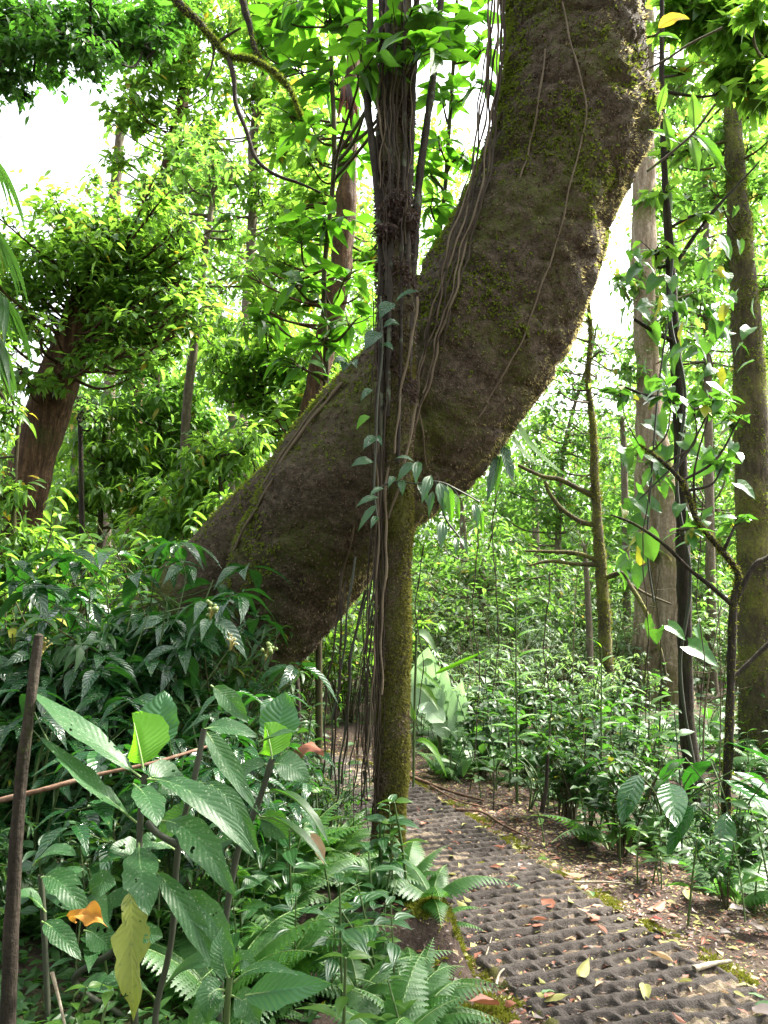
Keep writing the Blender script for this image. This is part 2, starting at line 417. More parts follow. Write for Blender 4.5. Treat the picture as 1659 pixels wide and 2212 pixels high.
MAT['berry_stalk'] = plain_mat('berry_stalk', (.15, .13, .03), (.24, .21, .06), 40, .6, .3, .001)
for nm, a, b, tr in (('tan', (.24, .15, .085), (.38, .27, .165), (.35, .24, .12)), ('rust', (.16, .055, .035), (.26, .105, .065), (.28, .11, .05)),
                     ('olive', (.17, .17, .05), (.30, .29, .10), (.32, .32, .08)), ('grey', (.12, .095, .090), (.20, .165, .155), (.14, .11, .09)),
                     ('green', (.06, .13, .05), (.12, .21, .09), (.18, .32, .08)), ('red', (.20, .022, .020), (.30, .05, .04), (.35, .05, .03)), ('dark', (.045, .028, .022), (.090, .060, .048), (.08, .05, .03))):
    MAT['litter_' + nm] = plain_mat('fallen_leaf_' + nm, a, b, 35, .6, .3, .002, trans=tr, tmix=.2)

def ground_mat():
    t = NT('forest_soil'); ob = t.coord('Object')
    n1 = t.noise(ob, 1.7, 5, .6); n2 = t.noise(ob, 16, 6, .7); n3 = t.noise(ob, 70, 4, .7)
    col = t.ramp(t.math('MULTIPLY_ADD', n1, .5, t.math('MULTIPLY', n2, .5)), [(.36, (.020, .013, .010)), (.50, (.047, .032, .026)), (.64, (.082, .058, .046))])
    col = t.mix(t.ramp(n3, [(.45, 0.0), (.75, .5)]), col, (.13, .095, .075))
    mo = t.ramp(t.noise(ob, 1.1, 3, .5), [(.56, 0.0), (.66, .5)])
    col = t.mix(mo, col, (.045, .055, .014))
    return t.end(t.bsdf(col, .9, .15, t.bump(t.math('ADD', n2, t.math('MULTIPLY', n3, .5)), .9, .03)))
MAT['soil'] = ground_mat()
def path_mat():
    t = NT('grid_paving'); ob = t.coord('Object')
    sx = t.n('ShaderNodeSeparateXYZ'); t.set(sx.inputs[0], t.coord('UV'))
    n2 = t.noise(ob, 22, 6, .7); n3 = t.noise(ob, 130, 3, .7)
    bar = t.ramp(n2, [(.3, (.032, .027, .024)), (.7, (.078, .066, .058))])
    bar = t.mix(t.ramp(n3, [(.5, 0.0), (.75, .5)]), bar, (.13, .115, .11))
    soil = t.ramp(n2, [(.3, (.105, .080, .060)), (.7, (.270, .215, .160))])
    soil = t.mix(t.ramp(t.noise(ob, 48, 3, .7), [(.56, 0.0), (.66, .8)]), soil, (.16, .16, .055))
    k = t.ramp(t.math('MULTIPLY_ADD', n2, .3, sx.outputs[0]), [(.46, 0.0), (.56, 1.0)])
    col = t.mix(k, soil, bar)
    mk = t.ramp(t.math('MULTIPLY_ADD', t.noise(ob, 7, 4, .6), 1.0, sx.outputs[1]), [(.95, 0.0), (1.2, .85)])
    col = t.mix(mk, col, (.085, .085, .022))
    return t.end(t.bsdf(col, .93, .12, t.bump(t.math('ADD', n2, n3), .8, .012)))
MAT['paving'] = path_mat()

# ------------------------------------------------------------------ terrain
PATH_C = catmull(np.array([(.55, -4), (.95, -1.5), (1.22, .5), (1.32, 2.0), (1.08, 3.25), (.79, 4.0), (.44, 5.0), (.10, 6.1), (-.28, 7.1), (-.95, 8.15), (-2.1, 9.1), (-3.8, 9.8), (-6.5, 10.4)]), 700)
PATH_T = nrm(np.gradient(PATH_C, axis=0))
PATH_N = np.stack([PATH_T[:, 1], -PATH_T[:, 0]], -1)                # to the right of the walking direction
PATH_L = np.concatenate([[0], np.cumsum(np.linalg.norm(np.diff(PATH_C, axis=0), axis=1))])
HALF = .50
def path_st(x, y):
    """signed distance right of the path's middle, for arrays"""
    x = np.atleast_1d(np.asarray(x, float)).ravel(); y = np.atleast_1d(np.asarray(y, float)).ravel()
    out = np.empty(len(x))
    for a in range(0, len(x), 20000):
        dx = x[a:a + 20000, None] - PATH_C[None, ::2, 0]; dy = y[a:a + 20000, None] - PATH_C[None, ::2, 1]
        k = np.argmin(dx * dx + dy * dy, 1)
        i = np.arange(len(k))
        side = dx[i, k] * PATH_N[::2][k, 0] + dy[i, k] * PATH_N[::2][k, 1]
        out[a:a + 20000] = np.sign(side) * np.sqrt(dx[i, k] ** 2 + dy[i, k] ** 2)
    return out
def gh(x, y):
    xs = np.atleast_1d(np.asarray(x, float)).ravel(); ys = np.atleast_1d(np.asarray(y, float)).ravel()
    t = path_st(xs, ys)
    sl = np.maximum(0, -t - HALF); sr = np.maximum(0, t - HALF)
    near = smooth(3.25, 3.5, ys) * smooth(4.25, 3.9, ys)
    h = np.where(near > 0, .30 * near * smooth(.06, .20, sl + .05 * np.sin(ys * 9)), 0)
    h = np.maximum(h, .22 * smooth(.05, .8, sl)) + .10 * np.clip(sl - .4, 0, 5) * smooth(14, 8, ys)
    h = h - .50 * smooth(.35, 2.6, sr) * smooth(8.5, 5.5, ys) - .012 * smooth(0, .1, sr)
    h = h + .03 * hash_noise(xs, ys, 0, 2.3) * smooth(0, .3, sl + sr) + .012 * hash_noise(xs, ys, 2, 9) * smooth(0, .15, sl + sr)
    h = h + .25 * hash_noise(xs, ys, 5, .35) * smooth(12, 25, np.hypot(xs, ys))
    return h
def G(x, y): return float(gh(x, y)[0])
def on_ground(u, v, sink=0.0):
    y = 6.0
    for _ in range(30):
        p = P(u, v, y); g = G(p[0], p[1]) + 0.0
        d = P(u, v, 1.0) - CAM
        if d[2] > -.02: break
        y = .5 * y + .5 * np.clip((g - CAM[2]) / d[2], .8, 60)
    p = P(u, v, y); p[2] = G(p[0], p[1]) - sink
    return p

def warp(a, b, s, far):
    core = np.arange(a, b, s); out, st = [], s
    x = b
    while x < far: x += st; st *= 1.22; out.append(x)
    lo, x, st = [], a, s
    while x > -far: x -= st; st *= 1.22; lo.append(x)
    return np.concatenate([lo[::-1], core, out])
def build_ground():
    gx, gy = warp(-2.2, 3.4, .045, 55), warp(1.4, 9.0, .045, 56)
    X, Y = np.meshgrid(gx, gy, indexing='ij')
    Z = gh(X, Y).reshape(X.shape); T = path_st(X, Y).reshape(X.shape)
    Z = Z - .075 * smooth(HALF - .01, HALF - .08, np.abs(T)) * (np.abs(X) < 12)
    mb = MB(); mb.add(np.stack([X, Y, Z], -1).reshape(-1, 3), grid_quads(len(gx), len(gy), wrap=False)[:, ::-1])
    tag(mb.build('ground', MAT['soil']), kind='structure')
build_ground()

def build_path():
    s = np.concatenate([np.arange(5.5, 11.5, .0085), np.arange(11.5, 17.6, .016)]); t = np.linspace(-HALF, HALF, 118)
    cx = np.interp(s, PATH_L, PATH_C[:, 0]); cyy = np.interp(s, PATH_L, PATH_C[:, 1])
    nx = np.interp(s, PATH_L, PATH_N[:, 0]); ny = np.interp(s, PATH_L, PATH_N[:, 1])
    S, T = np.meshgrid(s, t, indexing='ij')
    X = cx[:, None] + nx[:, None] * t; Y = cyy[:, None] + ny[:, None] * t
    pr, pc = .100, .128
    wob = .011 * hash_noise(S, T, 0, 7)
    row = (S + wob) / pr; ri = np.floor(row); fr = row - ri
    d1 = np.minimum(fr, 1 - fr) * pr                                # to the nearest long bar
    col = (T + .008 * hash_noise(S, T, 3, 9)) / pc + .5 * (ri % 2); fc = col - np.floor(col); ci = np.floor(col)
    d2 = np.minimum(fc, 1 - fc) * pc                                # to the nearest connector
    ang = np.sin(ri * 12.9 + ci * 78.2) * 43758.5; rnd = ang - np.floor(ang)
    bang = np.sin(np.floor(S / (pr * 3)) * 3.7 + np.floor(T / (pc * 2)) * 9.1) * 437.5; brnd = bang - np.floor(bang)
    wear = hash_noise(S, T, 8, 5)
    b1 = smooth(.025, .014, d1 + .004 * wear); b2 = smooth(.024, .013, d2 + .005 * wear) * (rnd > .14)
    bar = np.maximum(b1, b2 * .86)
    fill = .018 + .060 * np.clip(hash_noise(S, T, 1, 2.3) + .25, 0, 1) + .022 * (rnd > .8)
    edge = smooth(HALF, HALF - .05, np.abs(T))
    moat = .012 * smooth(.75, .2, bar) * smooth(.042, .024, np.minimum(d1, d2))
    h = np.maximum(.054 * bar, fill * .6 + .007 * hash_noise(S, T, 2, 30) + .004 * hash_noise(T, S, 5, 70) - moat) + .010 * (brnd - .5) + .004 * hash_noise(S, T, 4, 40) + .006 * wear
    Z = gh(X, Y).reshape(X.shape) - .030 + h - .045 * (1 - edge)
    uv = np.stack([np.clip(bar - .6 * (fill * .5 > .043 * bar), 0, 1), smooth(.33, .50, np.abs(T)) * .5], -1).reshape(-1, 2)
    mb = MB(); mb.add(np.stack([X, Y, Z], -1).reshape(-1, 3), grid_quads(len(s), len(t), wrap=False)[:, ::-1], uv)
    tag(mb.build('path', MAT['paving']), kind='structure')
build_path()

# tiny leaf-like shapes for moss and litter
TUFT = leaf_tmpl(2, 1, .34, 'lance', 0, .35)
FLAKE = leaf_tmpl(2, 2, .5, 'acum', .3, .15)
FAR1 = leaf_tmpl(3, 2, .42, 'acum', .25, .25)
FAR2 = leaf_tmpl(3, 2, .34, 'acum', .35, .5)
def tufts(mb, pts, nor, L, m=0, spread=.75, down=0.0, ws=1.0):
    for k in range(3):
        d = nrm(nor + spread * rand_dirs(len(pts)) + np.array([0, 0, -down]))
        scatter(mb, TUFT, pts, d, nrm(rand_dirs(len(pts))), L * rng.uniform(.5, 1.3, len(pts)), ws, m)

def moss_edges():
    mb = MB()
    for side, n, lo, hi in ((1, 5200, 2.6, 8.2), (-1, 1500, 3.5, 6.5)):
        y = rng.uniform(lo, hi, n * 3)
        i = np.searchsorted(PATH_C[:, 1], y).clip(0, 699)
        off = side * (HALF + rng.normal(.015, .035, len(y)))
        x = PATH_C[i, 0] + PATH_N[i, 0] * off; yy = PATH_C[i, 1] + PATH_N[i, 1] * off
        k = hash_noise(x, yy, 3 * side, 6) + .5 * hash_noise(x, yy, 1, 17) > .02
        x, yy = x[k][:n], yy[k][:n]
        z = gh(x, yy) - .004
        tufts(mb, np.stack([x, yy, z], -1), np.tile([0, 0, 1.0], (len(x), 1)), .020, spread=.9)
    # the mossy lip of the left bank
    n = 7000
    y = rng.uniform(3.4, 4.3, n * 2); i = np.searchsorted(PATH_C[:, 1], y).clip(0, 699)
    off = -(HALF + rng.uniform(.08, .34, len(y)) ** 1.1)
    x = PATH_C[i, 0] + PATH_N[i, 0] * off; yy = PATH_C[i, 1] + PATH_N[i, 1] * off
    k = hash_noise(x, yy, 6, 5) + .5 * hash_noise(x, yy, 2, 21) + rng.normal(0, .35, len(x)) > -.1; x, yy = x[k][:n], yy[k][:n]
    tufts(mb, np.stack([x, yy, gh(x, yy) - .004], -1), np.tile([.35, -.1, .8], (len(x), 1)), .026, spread=.9, down=.2)
    tag(mb.build('moss', MAT['moss_lime']), 'yellow-green moss growing along both edges of the grid path and over the low bank', 'moss', kind='stuff')
moss_edges()
# ------------------------------------------------------------------ the leaning tree
def px_path(pts):
    """(u, v, y, halfwidth px) -> points, radii"""
    return np.array([P(u, v, y) for u, v, y, *_ in pts]), np.array([M(w, y) for _, _, y, w in pts])
def grid_sample(Gr, n, lo=0.0, hi=1.0):
    """random points and normals on a tube grid"""
    nr, seg, _ = Gr.shape
    i = rng.uniform(lo * (nr - 1), hi * (nr - 1) - 1e-3, n); j = rng.uniform(0, seg, n)
    a, b = i.astype(int), j.astype(int) % seg; fi, fj = (i - a)[:, None], (j - np.floor(j))[:, None]; b2 = (b + 1) % seg
    p = (Gr[a, b] * (1 - fi) + Gr[a + 1, b] * fi) * (1 - fj) + (Gr[a, b2] * (1 - fi) + Gr[a + 1, b2] * fi) * fj
    e1 = Gr[a + 1, b] - Gr[a, b]; e2 = Gr[a, b2] - Gr[a, b]
    nn = nrm(np.cross(e2, e1)); c = Gr.mean(1)[a]
    nn = nn * np.sign(np.sum(nn * (p - c), -1, keepdims=True))
    return p, nn
def facing(p, n): return np.sum(n * (CAM - p), -1) > -.25 * np.linalg.norm(CAM - p, axis=-1)

lean = thing('leaning_tree', 'massive moss-covered trunk leaning across the picture over the path, bending upright at top right', 'tree', P(420, 1540, 6.2))
LO = np.array(lean.location)
LT = [(330, 1690, 6.4, 135), (420, 1540, 6.2, 132), (510, 1418, 5.95, 126), (592, 1308, 5.7, 126), (676, 1172, 5.45, 150), (776, 1016, 5.2, 182), (905, 896, 5.12, 187), (1004, 772, 5.08, 186),
      (1096, 622, 5.05, 176), (1172, 450, 5.02, 171), (1226, 290, 5.0, 166), (1243, 150, 5.0, 157), (1243, 0, 5.0, 157), (1232, -200, 5.05, 150), (1215, -500, 5.2, 135), (1230, -900, 5.5, 110), (1270, -1400, 5.9, 80)]
pts, rr = px_path(LT)
NR, NS = 300, 110
Gt, Ct, Rt, Lt = tube_grid(pts, rr, NR, NS, 0.0)
# swellings, folds and fissures of the bark
ctr = Ct[:, None]; rad_dir = nrm(Gt - ctr)
q = Gt * 1.0
disp = .030 * hash_noise(q[..., 0], q[..., 1], q[..., 2], 2.1) + .020 * hash_noise(q[..., 2], q[..., 0], q[..., 1], 5.3) + .016 * hash_noise(q[..., 1], q[..., 2], q[..., 0], 13) + .008 * hash_noise(q[..., 0] + 9, q[..., 2], q[..., 1], 31)
def bulge(u, v, y, size, amp):
    c = P(u, v, y); d = np.linalg.norm(Gt - c, axis=-1); return amp * np.exp(-(d / size) ** 2)
disp += bulge(1398, 232, 4.95, .17, .10) + bulge(1390, 290, 4.9, .14, .05) - bulge(1350, 470, 4.8, .18, .08) + bulge(960, 690, 4.6, .18, .03)
disp += -bulge(700, 1100, 4.95, .10, .11) - bulge(735, 1045, 4.9, .08, .09) - bulge(690, 1200, 5.1, .08, .10) - bulge(685, 1130, 5.0, .06, .07) + bulge(650, 1120, 5.1, .14, .05) + bulge(760, 1130, 5.0, .16, .05)
disp += -bulge(580, 1270, 5.3, .10, .11) - bulge(545, 1340, 5.4, .10, .11) + bulge(620, 1330, 5.3, .15, .04) - bulge(880, 560, 4.7, .12, .05)
ph = np.arange(NS)[None] / NS * 12.566
lengthfold = np.sin(Lt[:, None] * 3.1 + .8 * np.sin(ph)) * .010
for f0, s0 in ((2.3, .3), (3.7, 1.1), (1.4, 2.2)):
    w_ = Lt[:, None] * f0 + .45 * np.sin(ph * .5 + s0) + .25 * np.sin(ph * 1.5 + 2 * s0); w_ = w_ - np.floor(w_)
    lengthfold = lengthfold - .028 * np.exp(-((w_ - .5) / .05) ** 2) * np.clip(.4 + hash_noise(ctr[..., 0] + ph, Lt[:, None], s0, 1.7), 0, 1)
Gt = Gt + rad_dir * (disp + lengthfold)[..., None]
mb = MB()
uvt = np.stack([np.broadcast_to(np.arange(NS) / NS, (NR, NS)), np.broadcast_to(Lt[:, None], (NR, NS))], -1).reshape(-1, 2)
mb.add(Gt.reshape(-1, 3), grid_quads(NR, NS), uvt)
for (dx, dy, dz, r0) in ((-1.3, .6, 1.5, .13), (1.4, .9, 1.3, .12), (.3, -.9, 1.9, .14), (.1, 1.2, 1.6, .11)):
    e = Ct[-1]; add_tube(mb, [e - [0, 0, .3], e + np.array([dx * .3, dy * .3, dz * .5]), e + np.array([dx, dy, dz])], [r0, r0 * .8, r0 * .4], seg=10, bump=.06)
mb.build('trunk', MAT['bark_main'], lean, LO)
BT = [(250, 1560, 6.3, 110), (300, 1440, 6.15, 104), (400, 1312, 5.95, 98), (496, 1205, 5.75, 90), (592, 1098, 5.6, 80), (690, 990, 5.5, 66), (770, 900, 5.45, 50)]
bp, br = px_path(BT)
Gb, Cb, Rb, Lb = tube_grid(bp, br, 90, 40, .05, 3.0)
mb = MB(); mb.add(Gb.reshape(-1, 3), grid_quads(90, 40)); mb.build('buttress_root', MAT['bark_main'], lean, LO)
TRUNK_BVH = BVHTree.FromPolygons([tuple(p) for p in np.vstack([Gt.reshape(-1, 3), Gb.reshape(-1, 3)])],
                                 [tuple(f) for f in np.vstack([grid_quads(NR, NS), grid_quads(90, 40) + NR * NS])])
def trunk_hit(u, v):
    d = Vector(P(u, v, 5.0) - CAM).normalized()
    h = TRUNK_BVH.ray_cast(Vector(CAM), d)
    return (np.array(h[0]), np.array(h[1])) if h[0] is not None else (None, None)
# moss coat: brown fibres everywhere, green tufts in patches, a fringe with painted-in backlight down the underside
mbb, mbg, mbp = MB(), MB(), MB()
for Gr, n, hi in ((Gt, 70000, .80), (Gb, 9000, 1.0)):
    p, nn = grid_sample(Gr, n, 0.05, hi); k = facing(p, nn); p, nn = p[k], nn[k]
    tufts(mbb, p[::3] - nn[::3] * .006, nn[::3], .020, spread=.8, down=.9, ws=1.3)
    nz = hash_noise(p[:, 0], p[:, 1], p[:, 2], 2.6) + .7 * hash_noise(p[:, 2], p[:, 0], p[:, 1], 7) + .5 * hash_noise(p[:, 1], p[:, 2], p[:, 0], 19)
    up = nn[:, 2] * .5 - nn[:, 0] * .45 + .20 * (p[:, 2] - 3.0)
    g = nz + up + rng.normal(0, .35, len(p)) > .66
    tufts(mbg, p[g] - nn[g] * .004, nn[g], .025, spread=.8, down=.7, ws=1.4)
p, nn = grid_sample(Gt, 260000, .22, .72)
cam_d = nrm(p - CAM); side = np.cross(cam_d, [0, 0, 1.0])
edge = (np.abs(np.sum(nn * cam_d, -1) + .1) < .34) & (np.sum(nn * nrm(side), -1) > .3)
nz = hash_noise(p[:, 0], p[:, 1], p[:, 2], 3.0)
edge &= nz + 1.1 * smooth(5.2, 4.2, p[:, 2]) > -.1
p, nn = p[edge][:12000], nn[edge][:12000]
d = nrm(nn * .9 + np.array([0, 0, -.7]) + .5 * rand_dirs(len(p)))
scatter(mbp, leaf_tmpl(3, 1, .20, 'lance', 0, .5), p - nn * .006, d, rand_dirs(len(p)), rng.uniform(.010, .028, len(p)))
tag(mbb.build('moss', MAT['moss_brown'], lean, LO), label='short brown withered moss all over the trunk')
tag(mbg.build('moss', MAT['moss'], lean, LO), label='green moss tufts in patches on the trunk')
tag(mbp.build('moss', MAT['moss_pale'], lean, LO), label='straw-coloured moss fringe down the right underside of the trunk, backlight put into its colour')
def cloud(c, r, n, flat=.7):
    d = rand_dirs(n); return np.asarray(c) + d * (rng.uniform(0, 1, n) ** .42)[:, None] * r * np.array([1, 1, flat])
mb = MB()
for dx, dy, dz in ((-1.5, .7, 1.9), (1.6, 1.0, 1.7), (.3, -1.0, 2.4), (.1, 1.4, 2.0)):
    c = cloud(Ct[-1] + np.array([dx, dy, dz]), 1.3, 700); scatter(mb, FAR1, c, rand_dirs(700, -.8, .3), rand_dirs(700, .3, 1), rng.uniform(.12, .2, 700))
mb.build('crown', MAT['canopy'], lean, LO)

# ------------------------------------------------------------------ the slender mossy tree in front
post = thing('slender_tree', 'slender upright tree sheathed in yellow-green moss, standing at the path edge before the leaning trunk', 'tree', P(836, 1870, 4.45))
PO = np.array(post.location)
PT = [(828, 1930, 4.42, 50), (835, 1850, 4.42, 35), (842, 1740, 4.4, 32), (848, 1600, 4.38, 32.5), (851, 1400, 4.37, 33), (853, 1200, 4.36, 34), (855, 1000, 4.36, 36), (856, 800, 4.36, 39), (856, 640, 4.36, 39),
      (852, 500, 4.37, 38), (852, 380, 4.38, 38), (854, 220, 4.39, 36), (858, 60, 4.4, 33), (860, -150, 4.4, 30), (868, -600, 4.5, 18), (870, -1100, 4.6, 10)]
pts, rr = px_path(PT)
Gp, Cp, Rp, Lp = tube_grid(pts, rr, 220, 48, .085, 5.0)
mb = MB(); mb.add(Gp.reshape(-1, 3), grid_quads(220, 48)); mb.build('trunk', MAT['bark_post'], post, PO)
p, nn = grid_sample(Gp, 30000, 0, .5); k = facing(p, nn); p, nn = p[k], nn[k]
h = hash_noise(p[:, 0] * 3, p[:, 1] * 3, p[:, 2], 4) + .6 * hash_noise(p[:, 2], p[:, 0], p[:, 1], 15) + nn[:, 0] * .5 - .45 * smooth(1.7, 2.6, p[:, 2])
k = h + rng.normal(0, .3, len(p)) > .0
mb = MB(); tufts(mb, p[k] - nn[k] * .003, nn[k], .017, spread=.8, down=.6)
tag(mb.build('moss', MAT['moss_olive'], post, PO), label='yellow-green moss tufts round the lower trunk')
mb = MB(); k = ~k; tufts(mb, p[k] - nn[k] * .003, nn[k], .014, spread=.8, down=.6)
tag(mb.build('moss', MAT['moss_brown'], post, PO), label='brown withered moss between the green tufts')
for rt in ([(798, -120, 4.33, 8), (800, 60, 4.33, 8), (793, 200, 4.33, 9), (806, 330, 4.32, 9), (822, 480, 4.31, 9), (824, 700, 4.29, 7), (822, 1000, 4.28, 6)],
           [(828, -120, 4.36, 8), (825, 40, 4.36, 8), (828, 180, 4.36, 9), (818, 330, 4.36, 9), (832, 470, 4.3, 8), (838, 640, 4.27, 6)],
           [(842, -120, 4.31, 7), (838, 60, 4.31, 8), (843, 250, 4.3, 9), (846, 450, 4.28, 9), (842, 640, 4.26, 6), (838, 900, 4.26, 5)],
           [(903, -120, 4.35, 8), (898, 70, 4.35, 8), (890, 220, 4.34, 9), (887, 340, 4.33, 9), (880, 470, 4.3, 8), (882, 640, 4.28, 6)],
           [(955, -20, 4.42, 7), (940, 130, 4.41, 7.5), (925, 250, 4.4, 8.5), (908, 370, 4.38, 9), (895, 540, 4.36, 10), (886, 680, 4.32, 9), (884, 860, 4.3, 6)],
           [(876, -120, 4.3, 5), (872, 100, 4.3, 5), (874, 300, 4.29, 5), (868, 520, 4.27, 5), (866, 760, 4.26, 4), (860, 1000, 4.26, 4)]):
    a, b = px_path(rt); mb = MB(); add_tube(mb, a, b, n=60, seg=9, bump=.22, bf=13); mb.build('aerial_root', MAT['bark_root'], post, PO)
mb = MB()
for k in range(5):
    c = cloud(Cp[-1] + np.array([rng.uniform(-1, 1), rng.uniform(-.6, 1), rng.uniform(-.6, .8)]), .9, 260); scatter(mb, FAR1, c, rand_dirs(260, -.8, .3), rand_dirs(260, .3, 1), rng.uniform(.12, .2, 260))
mb.build('crown', MAT['canopy'], post, PO)

# ------------------------------------------------------------------ lianas and hanging roots
def strand(pts3, r, mat, label, group=None, name='hanging_root', cat='root', wob=.008, n=None):
    pts3 = np.asarray(pts3, float); n = n or max(14, 7 * len(pts3))
    c = catmull(pts3, n); ph = rng.uniform(0, 6, 3)
    t = np.linspace(0, 1, n) * np.linalg.norm(np.diff(c, axis=0), axis=1).sum()
    c[:, 0] += wob * (np.sin(t * 9 + ph[0]) + .5 * np.sin(t * 23 + ph[1])); c[:, 1] += wob * np.sin(t * 11 + ph[2])
    mb = MB(); add_tube(mb, c, np.linspace(r, r * .75, n) * (1 + .2 * np.sin(t * 31 + ph[0])), n=n, seg=6)
    return tag(mb.build(name, mat), label, cat, group)
for i in range(22):
    u0 = rng.uniform(808, 838); v0 = rng.uniform(560, 1050); u1 = rng.uniform(788, 828) - (18 if i % 5 == 0 else 0); y = rng.uniform(4.22, 4.36)
    v1 = rng.uniform(1640, 1800)
    strand([P(u0, v0, y + .05), P(u0 - rng.uniform(-2, 10), (v0 + 1150) / 2, y), P((u0 + u1) / 2 + rng.uniform(-12, 8), 1280, y), P(u1, 1500, y), P(u1 + rng.uniform(-12, 6), v1, y + .03)],
           M(rng.uniform(.8, 2.3), 4.3), MAT['vine_dark' if i % 6 else 'vine'], 'thin brown root in the bundle hanging along the left side of the slender tree', 'hanging roots beside the slender mossy tree')
for i in range(9):
    u0 = 700 + i * 11 + rng.uniform(-8, 8); a = rng.uniform(20, 70)
    strand([P(u0 + a, 1240 + rng.uniform(-40, 40), 4.55), P(u0 + .5 * a, 1400, 4.5), P(u0 + .2 * a, 1560, 4.45), P(u0, 1690 + rng.uniform(-30, 60), 4.45)], M(rng.uniform(1.6, 3), 4.4), MAT['darkstem' if i % 2 else 'vine_dark'],
           'bare slanting stem in the thin screen between the leaning trunk and the hanging roots', 'slanting stems left of the hanging roots')
def on_trunk(uv, lift=.016):
    o = []
    for u, v in uv:
        p, n = trunk_hit(u, v); 
        if p is not None: o.append(p + n * lift)
    return o
pale_vines = [([(1215, 5), (1243, 130), (1262, 260), (1232, 400), (1195, 540), (1160, 640), (1120, 745), (1060, 850), (1030, 900)], 2.2, 'long pale vine running diagonally down the middle of the leaning trunk'),
              ([(1330, 290), (1335, 400), (1322, 500), (1305, 560)], 2.0, 'short pale rootlet near the right edge of the upper leaning trunk'),
              ([(1180, 110), (1165, 230), (1140, 330), (1125, 390)], 2.4, 'mossy green cord on the upper left of the leaning trunk'),
              ([(900, 850), (912, 930), (922, 1010)], 2.2, 'thin rootlet on the leaning trunk right of the slender tree'),
              ([(770, 1080), (758, 1160), (742, 1230), (725, 1290), (708, 1370)], 2.4, 'pale wavy root hanging down the lower leaning trunk'),
              ([(745, 830), (690, 890), (640, 960), (590, 1040), (545, 1120), (510, 1190)], 4.5, 'mossy cord following the fold between the leaning trunk and its buttress'),
              ([(712, 850), (655, 920), (610, 990), (575, 1050)], 2.6, 'thin brown root along the upper left flank of the leaning trunk')]
for uv, r, lab in pale_vines:
    q3 = on_trunk(uv)
    if len(q3) > 1: strand(q3, M(r, 4.6), MAT['vine'], lab, wob=.006, name='vine', cat='vine')
for i in range(9):
    o = (i - 4) * 6.0 + rng.uniform(-4, 4); y0 = 4.75 + rng.uniform(-.1, .1)
    a = [P(1078 + o * .8, -60, y0), P(1066 + o * .9, 110, y0), P(1052 + o, 260, y0), P(1026 + o * 1.1, 410, y0 - .1)]
    b = [(985 + o * 1.2, 545), (958 + o * 1.1, 650), (930 + o, 750), (905 + o * .9, 850), (880 + o * .7, 950), (862 + o * .6, 1060)]
    b = b[:3 + i % 4]
    strand(a + [(p := P(u, v, min(4.55, (trunk_hit(u, v)[0][1] if trunk_hit(u, v)[0] is not None else 4.6) - .05))) for u, v in b], M(rng.uniform(1.6, 3.4), 4.6), MAT['vine' if i % 2 else 'vine_dark'],
           'thin brown liana hanging along the left edge of the upper leaning trunk', 'lianas hanging along the leaning trunk', name='liana', cat='liana', wob=.010)
for (u0, v0, u1, v1, lab) in ((905, 870, 842, 1120, 'pale brown root crossing in front of the slender tree at mid height'), (902, 640, 848, 980, 'straight pale root lying on the dark upper part of the slender tree'), (838, 1010, 822, 1500, 'tan root twisting down the left face of the slender tree')):
    strand([P(u0, v0, 4.22), P((u0 * 2 + u1) / 3, (v0 * 2 + v1) / 3, 4.22), P((u0 + 2 * u1) / 3, (v0 + 2 * v1) / 3, 4.23), P(u1, v1, 4.24)], M(3, 4.2), MAT['vine'], lab, wob=.008)
for i, (u, va, vb, y) in enumerate(((1070, 1010, 1500, 6.5), (1028, 1130, 1640, 6.0), (905, 1180, 1560, 5.5), (1395, 1040, 1560, 5.2), (1512, 1080, 1620, 5.6), (1182, 1230, 1700, 6.2))):
    strand([P(u + 8, va, y), P(u - 6, (va * 2 + vb) / 3, y), P(u + 7, (va + vb * 2) / 3, y), P(u - 4, vb, y)], M(1.3, y), MAT['vine_dark'], 'hair-thin dark stem hanging in front of the pale thicket right of the slender tree', 'hair-thin stems before the pale thicket', name='hanging_vine', cat='vine', wob=.007)

# tangle on the upper slender tree: crossing strands and a fibrous dark mass where the roots meet
for i in range(14):
    ua, ub = rng.uniform(798, 905, 2); va = rng.uniform(-80, 160); vb = rng.uniform(330, 640); y = 4.20 + rng.uniform(0, .06)
    ub = ua * .35 + ub * .3 + 850 * .35
    strand([P(ua, va, y), P(ua * .7 + ub * .3 + rng.uniform(-14, 14), (va * 2 + vb) / 3, y - .01), P(ua * .3 + ub * .7 + rng.uniform(-14, 14), (va + 2 * vb) / 3, y - .01), P(ub, vb, y)], M(rng.uniform(.9, 3.2), 4.2), MAT['vine_dark' if i % 4 else 'vine'],
           'thin vine twisting over the dark upper column of the slender tree', 'vines twisting over the upper slender tree', name='vine', cat='vine', wob=.012)
p, nn = grid_sample(Gp, 9000, .44, .74); k = facing(p, nn) & (rng.random(len(p)) < .25 + .75 * (hash_noise(p[:, 0] * 2, p[:, 1], p[:, 2], 6) > .1)); mb = MB()
tufts(mb, p[k], nn[k], .030, spread=.9, down=1.0, ws=.8)
for u, v, n_ in ((845, 455, 500), (858, 430, 300), (835, 500, 300), (880, 470, 200)):
    c = cloud(P(u, v, 4.27), .07, n_); tufts(mb, c, nrm(c - P(u, v, 4.4)), .035, spread=.9, down=1.0, ws=.7)
mb.build('dead_moss', MAT['litter_dark'], post, PO)
